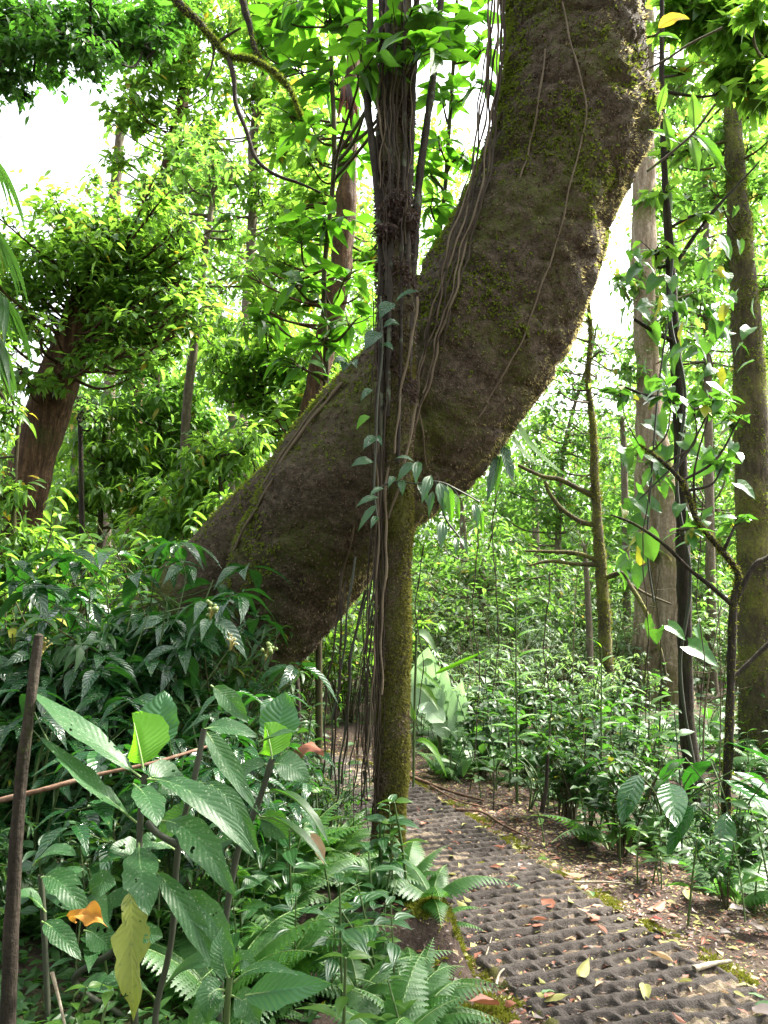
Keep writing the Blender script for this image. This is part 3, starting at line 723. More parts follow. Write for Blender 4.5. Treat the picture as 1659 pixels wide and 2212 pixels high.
# climbing plant with ribbed drooping leaves
cl = thing('climbing_plant', 'climber with drooping ribbed leaves clinging to the slender mossy tree at mid height', 'climbing plant', P(860, 1050, 4.2))
CO = np.array(cl.location)
mbs = MB()
for st in ([(818, 1060), (835, 1045), (866, 1040), (900, 1045), (940, 1040), (976, 1052), (990, 1075)], [(900, 1045), (898, 1010), (903, 996)], [(940, 1040), (958, 1110), (980, 1145), (1010, 1180)], [(976, 1052), (1010, 1070), (1036, 1085)],
           [(822, 640), (826, 760), (816, 860), (812, 960), (808, 1060), (815, 1120)]):
    add_tube(mbs, [P(u, v, 4.17) for u, v in st], M(2.2, 4.2), seg=5)
mbs.build('stem', MAT['darkstem'], cl, CO)
cleaves = [(831, 1056, 797, 1074, 14, 0), (820, 1075, 768, 1096, 17, 0), (815, 1090, 773, 1149, 17, 0), (817, 1117, 801, 1142, 16, 0), (896, 999, 854, 991, 11, 0), (896, 1000, 857, 1042, 22, 0), (903, 997, 898, 1046, 23, 0), (854, 1031, 838, 1056, 15, 0),
           (866, 1038, 870, 1072, 18, 0), (931, 1026, 911, 1088, 24, 0), (901, 1045, 929, 1100, 16, 0), (949, 1040, 961, 1116, 29, 0), (966, 1047, 976, 1133, 23, 1), (977, 1063, 993, 1123, 17, 1), (935, 1060, 926, 1120, 15, 0), (956, 1124, 952, 1190, 23, 0),
           (1023, 1087, 1033, 1144, 17, 0), (1035, 1091, 1043, 1158, 13, 1), (986, 1161, 984, 1202, 12, 0), (992, 1158, 1012, 1202, 11, 0), (850, 655, 820, 690, 36, 0), (853, 653, 905, 630, 20, 0), (822, 718, 788, 757, 38, 0), (864, 702, 828, 708, 24, 0),
           (821, 748, 850, 757, 20, 0), (751, 781, 722, 786, 22, 0), (753, 785, 740, 805, 24, 0), (760, 782, 770, 796, 18, 0), (805, 841, 779, 868, 17, 0), (799, 899, 770, 928, 20, 1), (815, 945, 784, 972, 24, 0), (810, 945, 826, 965, 14, 0), (808, 999, 757, 1009, 24, 0)]
for i, (u0, v0, u1, v1, w, lit) in enumerate(cleaves):
    a = P(u0, v0, 4.16); b = P(u1, v1, 4.08 + .02 * (i % 3)); c = (a + b) / 2 + np.array([0, -.03, .03])
    mb = MB(); blade(mb, a, c, b, M(w, 4.15), (.1 * math.sin(i * 3), -.8, .55), 'acum', 10, 6, fold=.25, wave=.02, seed=i, stalk=.05, stalk_r=.002)
    mb.build('leaf', [MAT['lit' if lit else 'quilted' if v1 < 980 else 'veined3'], MAT['stem']], cl, CO)

# strap-leaved epiphyte under the trunk's right side
ep = thing('strap_leaved_epiphyte', 'epiphyte with long strap leaves hanging from the right underside of the leaning trunk', 'epiphyte', P(1095, 960, 5.0)); EO = np.array(ep.location)
for i, (a, b, c, w, mt) in enumerate((((1112, 905), (1150, 985), (1235, 1034), 16, 'lit'), ((1108, 940), (1125, 985), (1180, 1014), 13, 'lit'), ((1088, 965), (1095, 1000), (1110, 1046), 24, 'quilted'), ((1075, 985), (1062, 1030), (1052, 1085), 20, 'quilted'), ((1082, 985), (1075, 1030), (1068, 1080), 12, 'lit'))):
    mb = MB(); blade(mb, P(*a, 5.0), P(*b, 4.95), P(*c, 4.95), M(w, 5), (.2, -.7, .5), 'strap', 14, 4, wave=.05, seed=i, stalk_r=.003); mb.build('leaf', [MAT[mt], MAT['stem']], ep, EO)
dc = thing('dead_leaf_cluster', 'curled dark red-brown dead leaves hanging left of the bundled stems of the slender tree', 'dead leaves', P(745, 165, 4.6)); DO = np.array(dc.location)
for i, (u0, v0, u1, v1, w) in enumerate(((742, 165, 728, 262, 12), (748, 170, 758, 285, 14), (752, 200, 772, 258, 10), (740, 185, 736, 235, 14), (750, 190, 744, 255, 9))):
    mb = MB(); blade(mb, P(u0, v0, 4.6), P((u0 + u1) / 2 + 6, (v0 + v1) / 2, 4.5), P(u1, v1, 4.58), M(w, 4.6), (.3, -1, .1), 'acum', 8, 4, fold=.9, wave=.10, seed=i); mb.build('leaf', [MAT['litter_dark'] if i % 2 else MAT['litter_rust'], MAT['litter_dark']], dc, DO)

# ------------------------------------------------------------------ canopy trees
def crown_tree(name, label, cat, trunk, clumps, bark, leafm, lsize, tmpl=FAR1, group=None, limbs=(), twig_r=.006, seg=10, droop=.35, ntw=7, moss=None, base=None, sub=True, bumpy=.06, extra=None):
    """trunk: (u, v, y, halfwidth px) upwards; clumps: (u, v, y, r px, leaves)"""
    pts, rr = px_path(trunk)
    g0 = G(pts[0, 0], pts[0, 1])
    if base is not False and pts[0, 2] > g0 + .05:
        pts = np.vstack([[pts[0, 0] + .02, pts[0, 1], g0 - .15], pts]); rr = np.concatenate([[rr[0] * 1.25], rr])
    root = thing(name, label, cat, (pts[0, 0], pts[0, 1], max(pts[0, 2], g0) if base is not False else pts[0, 2]), group); O = np.array(root.location)
    mb = MB(); lf = MB()
    Gr, C, R = add_tube(mb, pts, rr, n=14 * len(pts), seg=seg, bump=bumpy, bf=5 / max(rr.max() * 6, .5), seed=float(pts[0, 0]))
    for lb in limbs:
        a, b = px_path(lb); add_tube(mb, a, b, n=10 * len(a), seg=7, bump=.15, bf=9)
    for (u, v, y, r, n) in clumps:
        c0 = P(u, v, y); rw = M(r, y)
        j = np.argmin(np.linalg.norm(C - c0 - np.array([0, 0, -rw * .6]), axis=1)); j = min(j, len(C) - 1)
        s0 = C[j]; mid = (s0 + c0) / 2 + np.array([0, 0, -.10 * np.linalg.norm(c0 - s0)]) + rng.normal(0, .05, 3)
        lr = min(R[j] * .7, .012 + .010 * rw + .003 * np.linalg.norm(c0 - s0))
        add_tube(mb, [s0, mid, c0], [lr, lr * .8, lr * .45], n=12, seg=6, bump=.12, bf=8)
        tw = rand_dirs(ntw, -.55, .95); tl = rng.uniform(.65, 1.15, ntw)
        ends = c0 + tw * tl[:, None] * rw * np.array([1, 1, .75])
        per = max(3, int(n * (DENS if sub else 1) / ntw))
        for e in ends:
            st = c0 + (mid - c0) * rng.uniform(0, .4)
            bend = (st + e) / 2 + np.array([0, 0, .12 * rw]) + rng.normal(0, .05 * rw, 3)
            tp = catmull([st, bend, e], 8); add_tube(mb, tp, np.linspace(twig_r, twig_r * .35, 8), n=8, seg=4, cap=False)
            kk = rng.uniform(.15, 1.03, per); ii = (kk * 7).clip(0, 6.99); a = ii.astype(int); f = (ii - a)[:, None]
            q = tp[a] * (1 - f) + tp[np.minimum(a + 1, 7)] * f
            if sub: q = q + rng.normal(0, 1, q.shape) * rw * np.array([.42, .42, .34]) * rng.uniform(.2, 1.25, (per, 1))
            td = nrm(e - st)
            dd = nrm(td * .5 + rand_dirs(per, -.7, .5) + np.array([0, 0, -droop]))
            upv = nrm(np.array([0, 0, 1.0]) + .55 * rand_dirs(per))
            scatter(lf, tmpl, q, dd, upv, lsize * rng.uniform(.6, 1.2, per), rng.uniform(.85, 1.15, per))
    if extra: extra(mb, lf)
    mb.build('trunk', bark, root, O)
    if lf.n: lf.build('crown', leafm, root, O)
    if moss is not None:
        p, nn = grid_sample(Gr, moss[1]); k = facing(p, nn); p, nn = p[k], nn[k]
        k = hash_noise(p[:, 0], p[:, 1], p[:, 2], 4) + rng.normal(0, .4, len(p)) > -.2
        m2 = MB(); tufts(m2, p[k], nn[k], moss[2], spread=.8, down=.4); m2.build('moss', moss[0], root, O)
    return root
DENS = 2.5
def jit(cl, k, dens=1.0, y_sp=.6):
    """each listed clump becomes itself and k smaller ones round it"""
    out = []
    for (u, v, y, r, n) in cl:
        out.append((u, v, y, r, int(n * .6 * dens)))
        for _ in range(k):
            a = rng.uniform(0, 6.28); f = rng.uniform(.6, 1.5)
            out.append((u + r * f * math.cos(a), v + r * f * math.sin(a), y + rng.uniform(-y_sp, y_sp), r * rng.uniform(.45, .8), int(n * .4 * dens / k)))
    return out
C3 = lambda lst, y, n: [(u, v, y, r, int(n * (r / 80) ** 2)) for u, v, r in lst]

# left: the brown trunk under a rounded dome of leaves
crown_tree('dome_crowned_tree', 'red-brown streaked trunk at left topped by a dense rounded dome of small leaves', 'tree',
           [(10, 1250, 8, 50), (48, 1080, 8, 48), (92, 930, 8, 48), (135, 800, 8, 44), (172, 700, 8, 40), (205, 600, 8, 32)],
           jit(C3([(200, 560, 120), (300, 530, 90), (100, 590, 100), (320, 640, 80), (225, 650, 90), (60, 690, 60), (150, 500, 70), (250, 490, 80), (350, 580, 60), (290, 720, 60), (250, 760, 50), (370, 690, 60), (410, 600, 50), (30, 620, 70), (20, 540, 60), (-20, 700, 60), (330, 460, 50), (420, 720, 45), (440, 640, 40), (140, 800, 28), (60, 830, 40), (190, 760, 30), (390, 520, 40)], 7.6, 240), 4), MAT['bark_red'], MAT['canopy'], M(26, 7.6), seg=22, bumpy=.10, ntw=8)
# tall pale tree and others of the middle distance
crown_tree('tall_pale_tree', 'tall straight pale trunk with thin airy crown, standing left of centre against the white sky', 'tree',
           [(528, 760, 14, 10), (540, 560, 14, 10), (548, 420, 14, 11), (547, 300, 14, 11), (570, 170, 14, 10), (592, 20, 14, 8), (600, -120, 14, 6)],
           jit(C3([(600, 90, 70), (545, 210, 45), (640, 290, 50), (500, 390, 45), (610, 470, 50), (480, 520, 35), (430, 330, 50), (400, 420, 40), (560, 420, 50), (660, 520, 50), (620, 190, 45), (690, 200, 60), (560, 30, 70), (660, 20, 70), (660, 400, 50), (520, 130, 50)], 13.5, 330), 3), MAT['bark_pale'], MAT['canopy'], M(23, 13.5))
crown_tree('thin_leaning_tree', 'thin dark grey trunk leaning slightly right, left of the big trunk, with small light crown', 'tree',
           [(398, 1110, 9, 10), (402, 900, 9, 10), (422, 720, 9, 10), (438, 580, 9, 8), (455, 460, 9, 6), (462, 380, 9, 4)],
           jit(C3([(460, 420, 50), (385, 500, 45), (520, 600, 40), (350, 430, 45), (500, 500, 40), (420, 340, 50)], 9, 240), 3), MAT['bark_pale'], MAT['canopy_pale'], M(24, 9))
crown_tree('broken_barked_tree', 'distant reddish trunk with ragged bark behind the bright sky gap at upper left', 'tree',
           [(300, 760, 17, 14), (335, 480, 17, 14), (370, 330, 17, 15), (400, 190, 17, 13), (420, 40, 17, 10), (430, -100, 17, 8)],
           jit(C3([(340, 230, 50), (420, 50, 80), (340, 50, 70), (300, 180, 45), (370, 440, 50), (320, 490, 45), (440, 420, 45), (460, 190, 60), (390, 340, 50), (300, 270, 40), (500, 70, 60), (440, 290, 50), (255, 360, 32), (250, 240, 30), (390, 130, 70), (270, 130, 40), (330, 400, 40)], 16.5, 330), 3), MAT['bark_red'], MAT['canopy'], M(24, 16.5))
crown_tree('pale_distant_tree', 'short pale trunk just right of the white sky gap, half lost in light foliage', 'tree',
           [(235, 900, 18, 12), (245, 520, 18, 12), (250, 400, 18, 12), (262, 260, 18, 9)], jit(C3([(262, 260, 30), (330, 330, 40), (200, 420, 30)], 18, 160), 2), MAT['bark_pale'], MAT['canopy_pale'], M(22, 18))
crown_tree('ragged_brown_tree', 'brown fibrous trunk close behind the slender tree, half hidden by toothed leaves', 'tree',
           [(560, 1450, 8.5, 20), (610, 1150, 8.5, 22), (700, 760, 8.5, 24), (730, 620, 8.5, 24), (745, 480, 8.5, 24), (752, 340, 8.5, 20), (765, 100, 8.5, 16), (770, -120, 8.5, 12)],
           jit(C3([(700, 820, 50), (640, 880, 50), (790, 560, 50), (650, 250, 70), (700, 420, 60), (610, 330, 50), (640, 480, 50), (590, 560, 50), (620, 640, 60), (570, 680, 50)], 8.8, 200), 3), MAT['bark_red'], MAT['canopy'], M(32, 8.8), seg=14, bumpy=.14)

# toothed-leaved tree: big saturated leaves round the slender tree
TOOTH = leaf_tmpl(10, 4, .36, 'acum', .25, .18, .012, .06, .09)
def toothed_tree(name, label, trunk, clumps, lsize, leafm='toothed', tm=TOOTH):
    crown_tree(name, label, 'tree', trunk, clumps, MAT['twig'], MAT[leafm], lsize, tm, sub=False, twig_r=.006, ntw=6, droop=.2, seg=8)
toothed_tree('toothed_leaved_tree', 'small tree with large glossy toothed leaves filling the space left of the slender tree', [(690, 1000, 5.9, 7), (705, 800, 5.9, 7), (700, 600, 5.8, 6), (722, 350, 5.7, 6), (715, 120, 5.7, 5), (712, -60, 5.7, 3)],
             C3([(600, 20, 70), (700, 50, 90), (725, 180, 70), (640, 150, 60), (560, 110, 45), (765, 330, 55), (680, 290, 50), (690, 480, 75), (745, 600, 55), (635, 615, 55), (650, 520, 50), (770, 690, 50), (700, 735, 60), (760, 60, 60), (620, 250, 45), (590, 700, 45), (640, 790, 50), (800, 30, 50)], 5.7, 46) + [(830, 60, 4.15, 60, 15), (912, 110, 4.1, 48, 11), (900, 0, 4.1, 60, 13), (795, 120, 4.15, 45, 9), (940, 40, 4.3, 55, 13)], M(72, 5.7))
toothed_tree('toothed_leaved_tree', 'leafy sapling with large glossy leaves seen in the gap between slender tree and leaning trunk', [(848, 1500, 7.2, 5), (852, 1100, 7.2, 5), (880, 800, 7.2, 5), (950, 500, 7.2, 5), (972, 250, 7.0, 5), (985, 40, 7.0, 4), (990, -80, 7.0, 3)],
             C3([(955, 90, 75), (1015, 50, 65), (955, 215, 65), (1020, 190, 45), (950, 320, 50), (1000, 340, 45), (930, 445, 42), (955, 520, 40), (1000, 445, 30), (1040, 110, 45), (920, 30, 60), (930, 380, 45)], 6.9, 52), M(62, 6.9))

# bushes of the lower middle distance, left half
for lab, tr, cl, y, lm, ls in (
    ('broad leafy understorey tree left of the big trunk, its top below the pale trunk', [(540, 1180, 9.6, 7), (560, 900, 9.6, 6), (575, 760, 9.6, 4)], [(560, 770, 80), (640, 820, 70), (610, 890, 60), (520, 840, 60), (690, 760, 50), (490, 760, 50), (560, 950, 60), (470, 690, 45)], 9.6, 'canopy', 30),
    ('leafy understorey tree beside the thin leaning trunk, full of light leaves', [(350, 1150, 10.5, 7), (345, 950, 10.5, 6), (340, 800, 10.5, 4)], [(340, 800, 80), (410, 860, 70), (290, 880, 70), (370, 940, 70), (270, 780, 50), (330, 1010, 70), (450, 930, 50), (420, 1000, 50)], 10.5, 'canopy_pale', 28),
    ('shadowy understorey tree between the dome-crowned tree and the thin leaning trunk', [(215, 1180, 10, 6), (222, 1000, 10, 5), (230, 880, 10, 4)], [(235, 890, 60), (190, 960, 60), (260, 980, 70), (210, 1050, 70), (290, 1070, 60), (160, 1080, 60), (330, 1100, 60)], 10, 'canopy', 28),
    ('dense bush low down against the left flank of the leaning trunk', [(480, 1250, 8, 6), (480, 1100, 8, 5), (470, 980, 8, 4)], [(470, 1000, 60), (400, 1060, 60), (530, 980, 50), (370, 1130, 60), (440, 1110, 50), (310, 1190, 60)], 8, 'canopy', 32),
    ('leaf-laden bush at the far left edge below the dome-crowned tree', [(30, 1320, 6.5, 6), (30, 1100, 6.5, 5), (40, 900, 6.5, 4)], [(-30, 900, 50), (-10, 1060, 55), (40, 1170, 55), (-30, 790, 50), (110, 1200, 55), (30, 1250, 70)], 6.5, 'canopy', 34)):
    crown_tree('understorey_tree', lab, 'tree', tr, jit(C3(cl, y, 300), 3), MAT['twig'], MAT[lm], M(ls, y), FAR2 if lm == 'canopy' else FAR1, group='understorey trees left of the big trunk')

# top left: dark overhanging bough
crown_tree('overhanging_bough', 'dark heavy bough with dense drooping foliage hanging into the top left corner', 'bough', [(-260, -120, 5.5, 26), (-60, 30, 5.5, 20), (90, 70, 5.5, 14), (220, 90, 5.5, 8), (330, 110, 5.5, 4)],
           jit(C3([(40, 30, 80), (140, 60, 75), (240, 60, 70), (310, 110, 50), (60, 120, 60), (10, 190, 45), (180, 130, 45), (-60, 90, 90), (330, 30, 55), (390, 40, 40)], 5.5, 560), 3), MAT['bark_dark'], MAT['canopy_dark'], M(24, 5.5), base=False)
# dark mossy branch crossing the sky
mbm = MB()
def mossy_branch_extra(mb, lf):
    pass
crown_tree('mossy_branch', 'crooked dark mossy branch forking down from the top edge left of centre', 'branch', [(330, -90, 4.9, 11), (381, 0, 4.9, 10), (421, 40, 4.9, 9), (461, 85, 4.9, 8.5), (491, 118, 4.9, 8), (547, 130, 4.9, 6.5), (597, 160, 4.9, 6), (627, 196, 4.9, 5), (650, 250, 4.9, 3.5)],
           [], MAT['bark_dark'], MAT['toothed'], .2, base=False, bumpy=.2, moss=(MAT['moss'], 2600, .016),
           limbs=([(493, 120, 4.9, 7), (505, 168, 4.88, 6), (510, 226, 4.86, 5.5), (532, 281, 4.84, 5), (552, 341, 4.82, 4.5), (592, 376, 4.8, 4), (647, 396, 4.8, 3.5), (692, 416, 4.8, 2.5)],
                  [(455, 80, 4.9, 4), (462, 110, 4.9, 3), (455, 150, 4.9, 2), (445, 172, 4.9, 1.5)], [(470, 92, 4.9, 4), (495, 75, 4.9, 3), (520, 60, 4.9, 2)], [(605, 170, 4.9, 3), (640, 160, 4.9, 2), (690, 150, 4.9, 1.5)]))
crown_tree('mossy_branch', 'short straight mossy branch hanging from the top edge right of the forked branch', 'branch', [(505, -90, 5.2, 9), (524, 0, 5.2, 8), (539, 55, 5.2, 7), (550, 105, 5.2, 6), (566, 128, 5.2, 4), (580, 150, 5.2, 2.5)], [], MAT['bark_dark'], MAT['toothed'], .2, base=False, bumpy=.2, moss=(MAT['moss'], 900, .016))

# palm fronds at the left edge
PAL = leaf_tmpl(8, 2, .11, 'lance', .3, .25)
pm = thing('palm', 'palm at the left edge with long grey-green drooping leaflets', 'palm', P(-260, 1500, 3.6)); PMO = np.array(pm.location)
mb = MB(); add_tube(mb, [P(-260, 1560, 3.6), P(-250, 1000, 3.6), P(-230, 560, 3.6), P(-215, 380, 3.6)], [.05, .045, .04, .03], seg=10); mb.build('trunk', MAT['bark_dark'], pm, PMO)
for k, (u, v, u2, v2) in enumerate(((-140, 180, -20, 330), (-120, 330, -5, 500), (-140, 500, 10, 640), (-130, 620, -10, 720), (-330, 200, -460, 340), (-330, 480, -450, 620))):
    y0, y1 = 3.6, 3.3 + .15 * k
    tp = catmull([P(-215, 400, 3.6), P(u, v, (y0 + y1) / 2), P(u2, v2, y1)], 26); mb = MB(); add_tube(mb, tp, np.linspace(.008, .003, 26), n=26, seg=5, m=1)
    tn = nrm(np.gradient(tp, axis=0))
    for sg in (-1, 1):
        sd2 = nrm(np.cross(tn, [0, 0, 1.0])) * sg
        d = nrm(sd2 * .8 + tn * .6 + np.array([0, 0, -.55])); scatter(mb, PAL, tp[5:], d[5:], np.array([0, 0, 1.0]), rng.uniform(.30, .42, 21))
    mb.build('frond', [MAT['under'], MAT['stem']], pm, PMO)

# ------------------------------------------------------------------ right-hand trees
crown_tree('dark_slim_tree', 'slim dark trunk at right wrapped in stringy roots and carrying big-leaved climbers', 'tree',
           [(1500, 1700, 6.6, 20), (1484, 1560, 6.6, 16), (1480, 1400, 6.6, 15), (1477, 1250, 6.6, 15), (1472, 1050, 6.6, 14), (1465, 850, 6.6, 13), (1455, 700, 6.6, 12), (1445, 520, 6.6, 10), (1436, 380, 6.6, 7), (1430, 200, 6.6, 6), (1430, -60, 6.6, 5)],
           [(1430, 420, 6.6, 45, 26), (1500, 470, 6.6, 50, 30), (1415, 540, 6.5, 40, 22), (1500, 330, 6.7, 50, 30), (1445, 330, 6.6, 40, 18), (1560, 200, 6.8, 60, 34), (1480, 160, 6.8, 60, 34)], MAT['bark_dark'], MAT['canopy'], M(44, 6.6), leaf_tmpl(5, 2, .42, 'acum', .25, .25), sub=False, bumpy=.10,
           limbs=([(1459, 740, 6.6, 6), (1420, 720, 6.5, 5), (1370, 690, 6.4, 3)], [(1463, 860, 6.6, 5), (1400, 855, 6.5, 4), (1340, 832, 6.4, 2)], [(1440, 600, 6.6, 5), (1530, 470, 6.6, 4), (1640, 350, 6.6, 2)]))
cm = thing('heart_leaved_climber', 'climber with large heart-shaped leaves wound round the slim dark trunk at right', 'climbing plant', P(1480, 1650, 6.4)); KO = np.array(cm.location)
mb = MB(); add_tube(mb, [P(1505, 1690, 6.35), P(1470, 1450, 6.38), P(1492, 1250, 6.35), P(1462, 1050, 6.38), P(1480, 850, 6.36), P(1448, 690, 6.4), P(1452, 560, 6.4)], .012, n=60, seg=6, bump=.2)
for st in ([(1440, 700), (1420, 860), (1408, 1020), (1398, 1180), (1412, 1300)], [(1462, 1000), (1420, 1040), (1380, 1080)]): add_tube(mb, [P(u, v, 6.0) for u, v in st], .008, n=30, seg=5)
mb.build('stem', MAT['darkstem'], cm, KO)
HEART = leaf_tmpl(9, 6, .78, 'heart', .28, .38, .03); mb = MB()
hp = []
for u, v, r, n in ((1400, 610, 60, 9), (1380, 570, 40, 5), (1465, 700, 60, 9), (1545, 560, 60, 9), (1590, 620, 50, 6), (1430, 800, 50, 8), (1350, 950, 30, 5), (1400, 1010, 55, 10), (1385, 1090, 50, 9), (1365, 1210, 40, 7), (1405, 1180, 30, 4), (1440, 1370, 30, 4), (1505, 1380, 25, 4), (1560, 800, 60, 8), (1545, 1000, 50, 7), (1500, 1100, 40, 6), (1440, 920, 50, 8), (1520, 690, 60, 9), (1590, 740, 50, 6)):
    for _ in range(n): hp.append(P(u + rng.uniform(-r, r), v + rng.uniform(-r, r), 6.2 + rng.uniform(-.3, .45)))
hp = np.array(hp); d = nrm(rand_dirs(len(hp), -.9, .2) + np.array([0, 0, -.4])); scatter(mb, HEART, hp, d, nrm(np.array([0, -.55, .8]) + .5 * rand_dirs(len(hp))), M(1, 6.2) * rng.uniform(26, 54, len(hp)) * (1 + .4 * (rng.random(len(hp)) < .12)))
mb.build('foliage', MAT['climber'], cm, KO)

crown_tree('thick_mossy_tree', 'thick moss-speckled trunk at the right edge, dark below and yellowish above', 'tree',
           [(1655, 1760, 8.6, 52), (1642, 1560, 8.6, 42), (1634, 1300, 8.6, 40), (1626, 1050, 8.6, 36), (1618, 800, 8.6, 34), (1608, 640, 8.6, 30), (1596, 480, 8.6, 25), (1585, 300, 8.6, 20), (1575, 60, 8.6, 14), (1570, -100, 8.6, 10)],
           jit(C3([(1560, 300, 50), (1640, 420, 60), (1500, 330, 40), (1600, 560, 50), (1650, 620, 50), (1540, 420, 50), (1620, 250, 50)], 8.8, 200), 3), MAT['bark_mossy'], MAT['canopy_pale'], M(30, 8.8), seg=22, bumpy=.09, moss=(MAT['moss'], 9000, .028))
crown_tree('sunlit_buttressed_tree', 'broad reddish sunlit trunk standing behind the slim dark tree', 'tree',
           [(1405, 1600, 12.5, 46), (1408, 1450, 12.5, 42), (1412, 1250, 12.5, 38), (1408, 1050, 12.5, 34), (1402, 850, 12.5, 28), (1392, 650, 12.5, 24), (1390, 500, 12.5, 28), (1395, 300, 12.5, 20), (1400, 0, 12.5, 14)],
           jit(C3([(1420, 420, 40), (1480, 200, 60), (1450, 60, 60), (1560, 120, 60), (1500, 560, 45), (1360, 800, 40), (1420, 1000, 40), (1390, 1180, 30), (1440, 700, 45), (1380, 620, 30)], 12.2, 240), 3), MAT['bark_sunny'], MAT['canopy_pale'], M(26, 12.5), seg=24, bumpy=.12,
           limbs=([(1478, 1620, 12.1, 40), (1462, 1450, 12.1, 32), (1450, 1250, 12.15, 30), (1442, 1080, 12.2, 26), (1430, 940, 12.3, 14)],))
crown_tree('mossy_branched_tree', 'slim yellow-mossed trunk with crooked horizontal branches, right of centre', 'tree',
           [(1318, 1640, 10, 16), (1312, 1480, 10, 14), (1303, 1300, 10, 13), (1292, 1150, 10, 11), (1284, 1020, 10, 9), (1281, 920, 10, 7.5), (1270, 820, 10, 6), (1276, 720, 10, 5), (1266, 620, 10, 4)],
           jit(C3([(1250, 680, 35), (1300, 760, 40), (1235, 830, 30)], 10, 90), 2), MAT['bark_mossy'], MAT['canopy_pale'], M(17, 10), bumpy=.14, moss=(MAT['moss_lime'], 4000, .03),
           limbs=([(1279, 1070, 10, 7), (1240, 1050, 10, 6), (1208, 1035, 10, 5.5), (1170, 1028, 10, 4.5), (1120, 1005, 10, 4)], [(1287, 1135, 10, 6), (1253, 1126, 10, 5.5), (1215, 1100, 10, 5), (1190, 1070, 10, 4.5), (1176, 1040, 10, 3)],
                  [(1294, 1212, 10, 5.5), (1250, 1196, 10, 5), (1200, 1192, 10, 4), (1135, 1190, 10, 2.5)], [(1294, 1220, 10, 5), (1240, 1218, 10, 4.5), (1190, 1212, 10, 4), (1140, 1222, 10, 2)],
                  [(1306, 1250, 10, 6), (1343, 1238, 9.8, 5.5), (1360, 1262, 9.7, 5), (1394, 1320, 9.6, 5), (1425, 1400, 9.5, 4), (1440, 1470, 9.5, 3)], [(1360, 1262, 9.7, 3.5), (1400, 1285, 9.7, 3), (1450, 1305, 9.7, 2)]))
crown_tree('forked_dark_sapling', 'thin dark sapling near the right edge forking into crooked mossy branches with yellowing leaves', 'tree',
           [(1568, 1790, 5.5, 10), (1574, 1620, 5.5, 9.5), (1579, 1464, 5.5, 9), (1584, 1310, 5.5, 9), (1594, 1240, 5.5, 7), (1549, 1178, 5.45, 6.5), (1504, 1120, 5.4, 6), (1479, 1050, 5.4, 5), (1429, 996, 5.35, 4), (1380, 960, 5.3, 2)],
           [(1340, 850, 5.3, 30, 14), (1450, 850, 5.4, 50, 26), (1540, 870, 5.5, 50, 26), (1600, 900, 5.5, 45, 24), (1560, 1010, 5.4, 35, 12), (1590, 1130, 5.5, 40, 12), (1480, 1160, 5.4, 40, 10), (1500, 880, 5.4, 40, 18)], MAT['bark_dark'], MAT['climber'], M(38, 5.5), leaf_tmpl(6, 2, .5, 'ell', .2, .25), sub=False, bumpy=.12, moss=(MAT['moss_lime'], 2200, .016), ntw=5, twig_r=.004,
           limbs=([(1582, 1306, 5.5, 6), (1530, 1262, 5.4, 5), (1490, 1230, 5.4, 4.5), (1430, 1172, 5.4, 3.5), (1370, 1132, 5.4, 3), (1320, 1112, 5.4, 1.5)], [(1587, 1300, 5.5, 7), (1629, 1223, 5.5, 6), (1665, 1200, 5.5, 5), (1730, 1140, 5.5, 4)],
                  [(1578, 1470, 5.5, 6), (1620, 1430, 5.5, 5), (1680, 1370, 5.5, 4)], [(1504, 1120, 5.4, 3), (1500, 1020, 5.4, 2.5), (1530, 900, 5.4, 1.5)]))
for k, (u, y, w, top, lab) in enumerate(((1272, 11.5, 7, 1180, 'thin straight grey pole of a trunk just left of the yellow-mossed branched tree'), (1005, 17, 9, 1080, 'distant pale trunk in the thicket just right of the slender mossy tree'), (1160, 19, 8, 1000, 'faint far trunk between the slender tree and the branched mossy tree'),
                                         (1352, 15, 8, 900, 'grey far trunk glimpsed right of the branched mossy tree'), (178, 9, 6, 860, 'spindly grey stem left of the thin leaning trunk'), (165, 12, 8, 700, 'slightly thicker pale stem near the dome-crowned trunk'), (505, 12, 10, 820, 'mossy far trunk just left of the leaning trunk'), (640, 7.2, 7, 1440, 'short dark stem under the belly of the leaning trunk'))):
    crown_tree('thin_tree', lab, 'tree', [(u + 6, 1500 if k < 7 else 1620, y, w * 1.1), (u, (1500 + top) / 2, y, w), (u - 5, top + 60, y, w * .8), (u - 10, top, y, w * .5)],
               jit(C3([(u - 8, top, 35), (u + 30, top + 50, 30)], y, 160), 2) if k < 7 else [], MAT['bark_pale' if k not in (7, 4) else 'bark_dark'], MAT['canopy_pale'], M(18, y), group='thin trunks of the background')
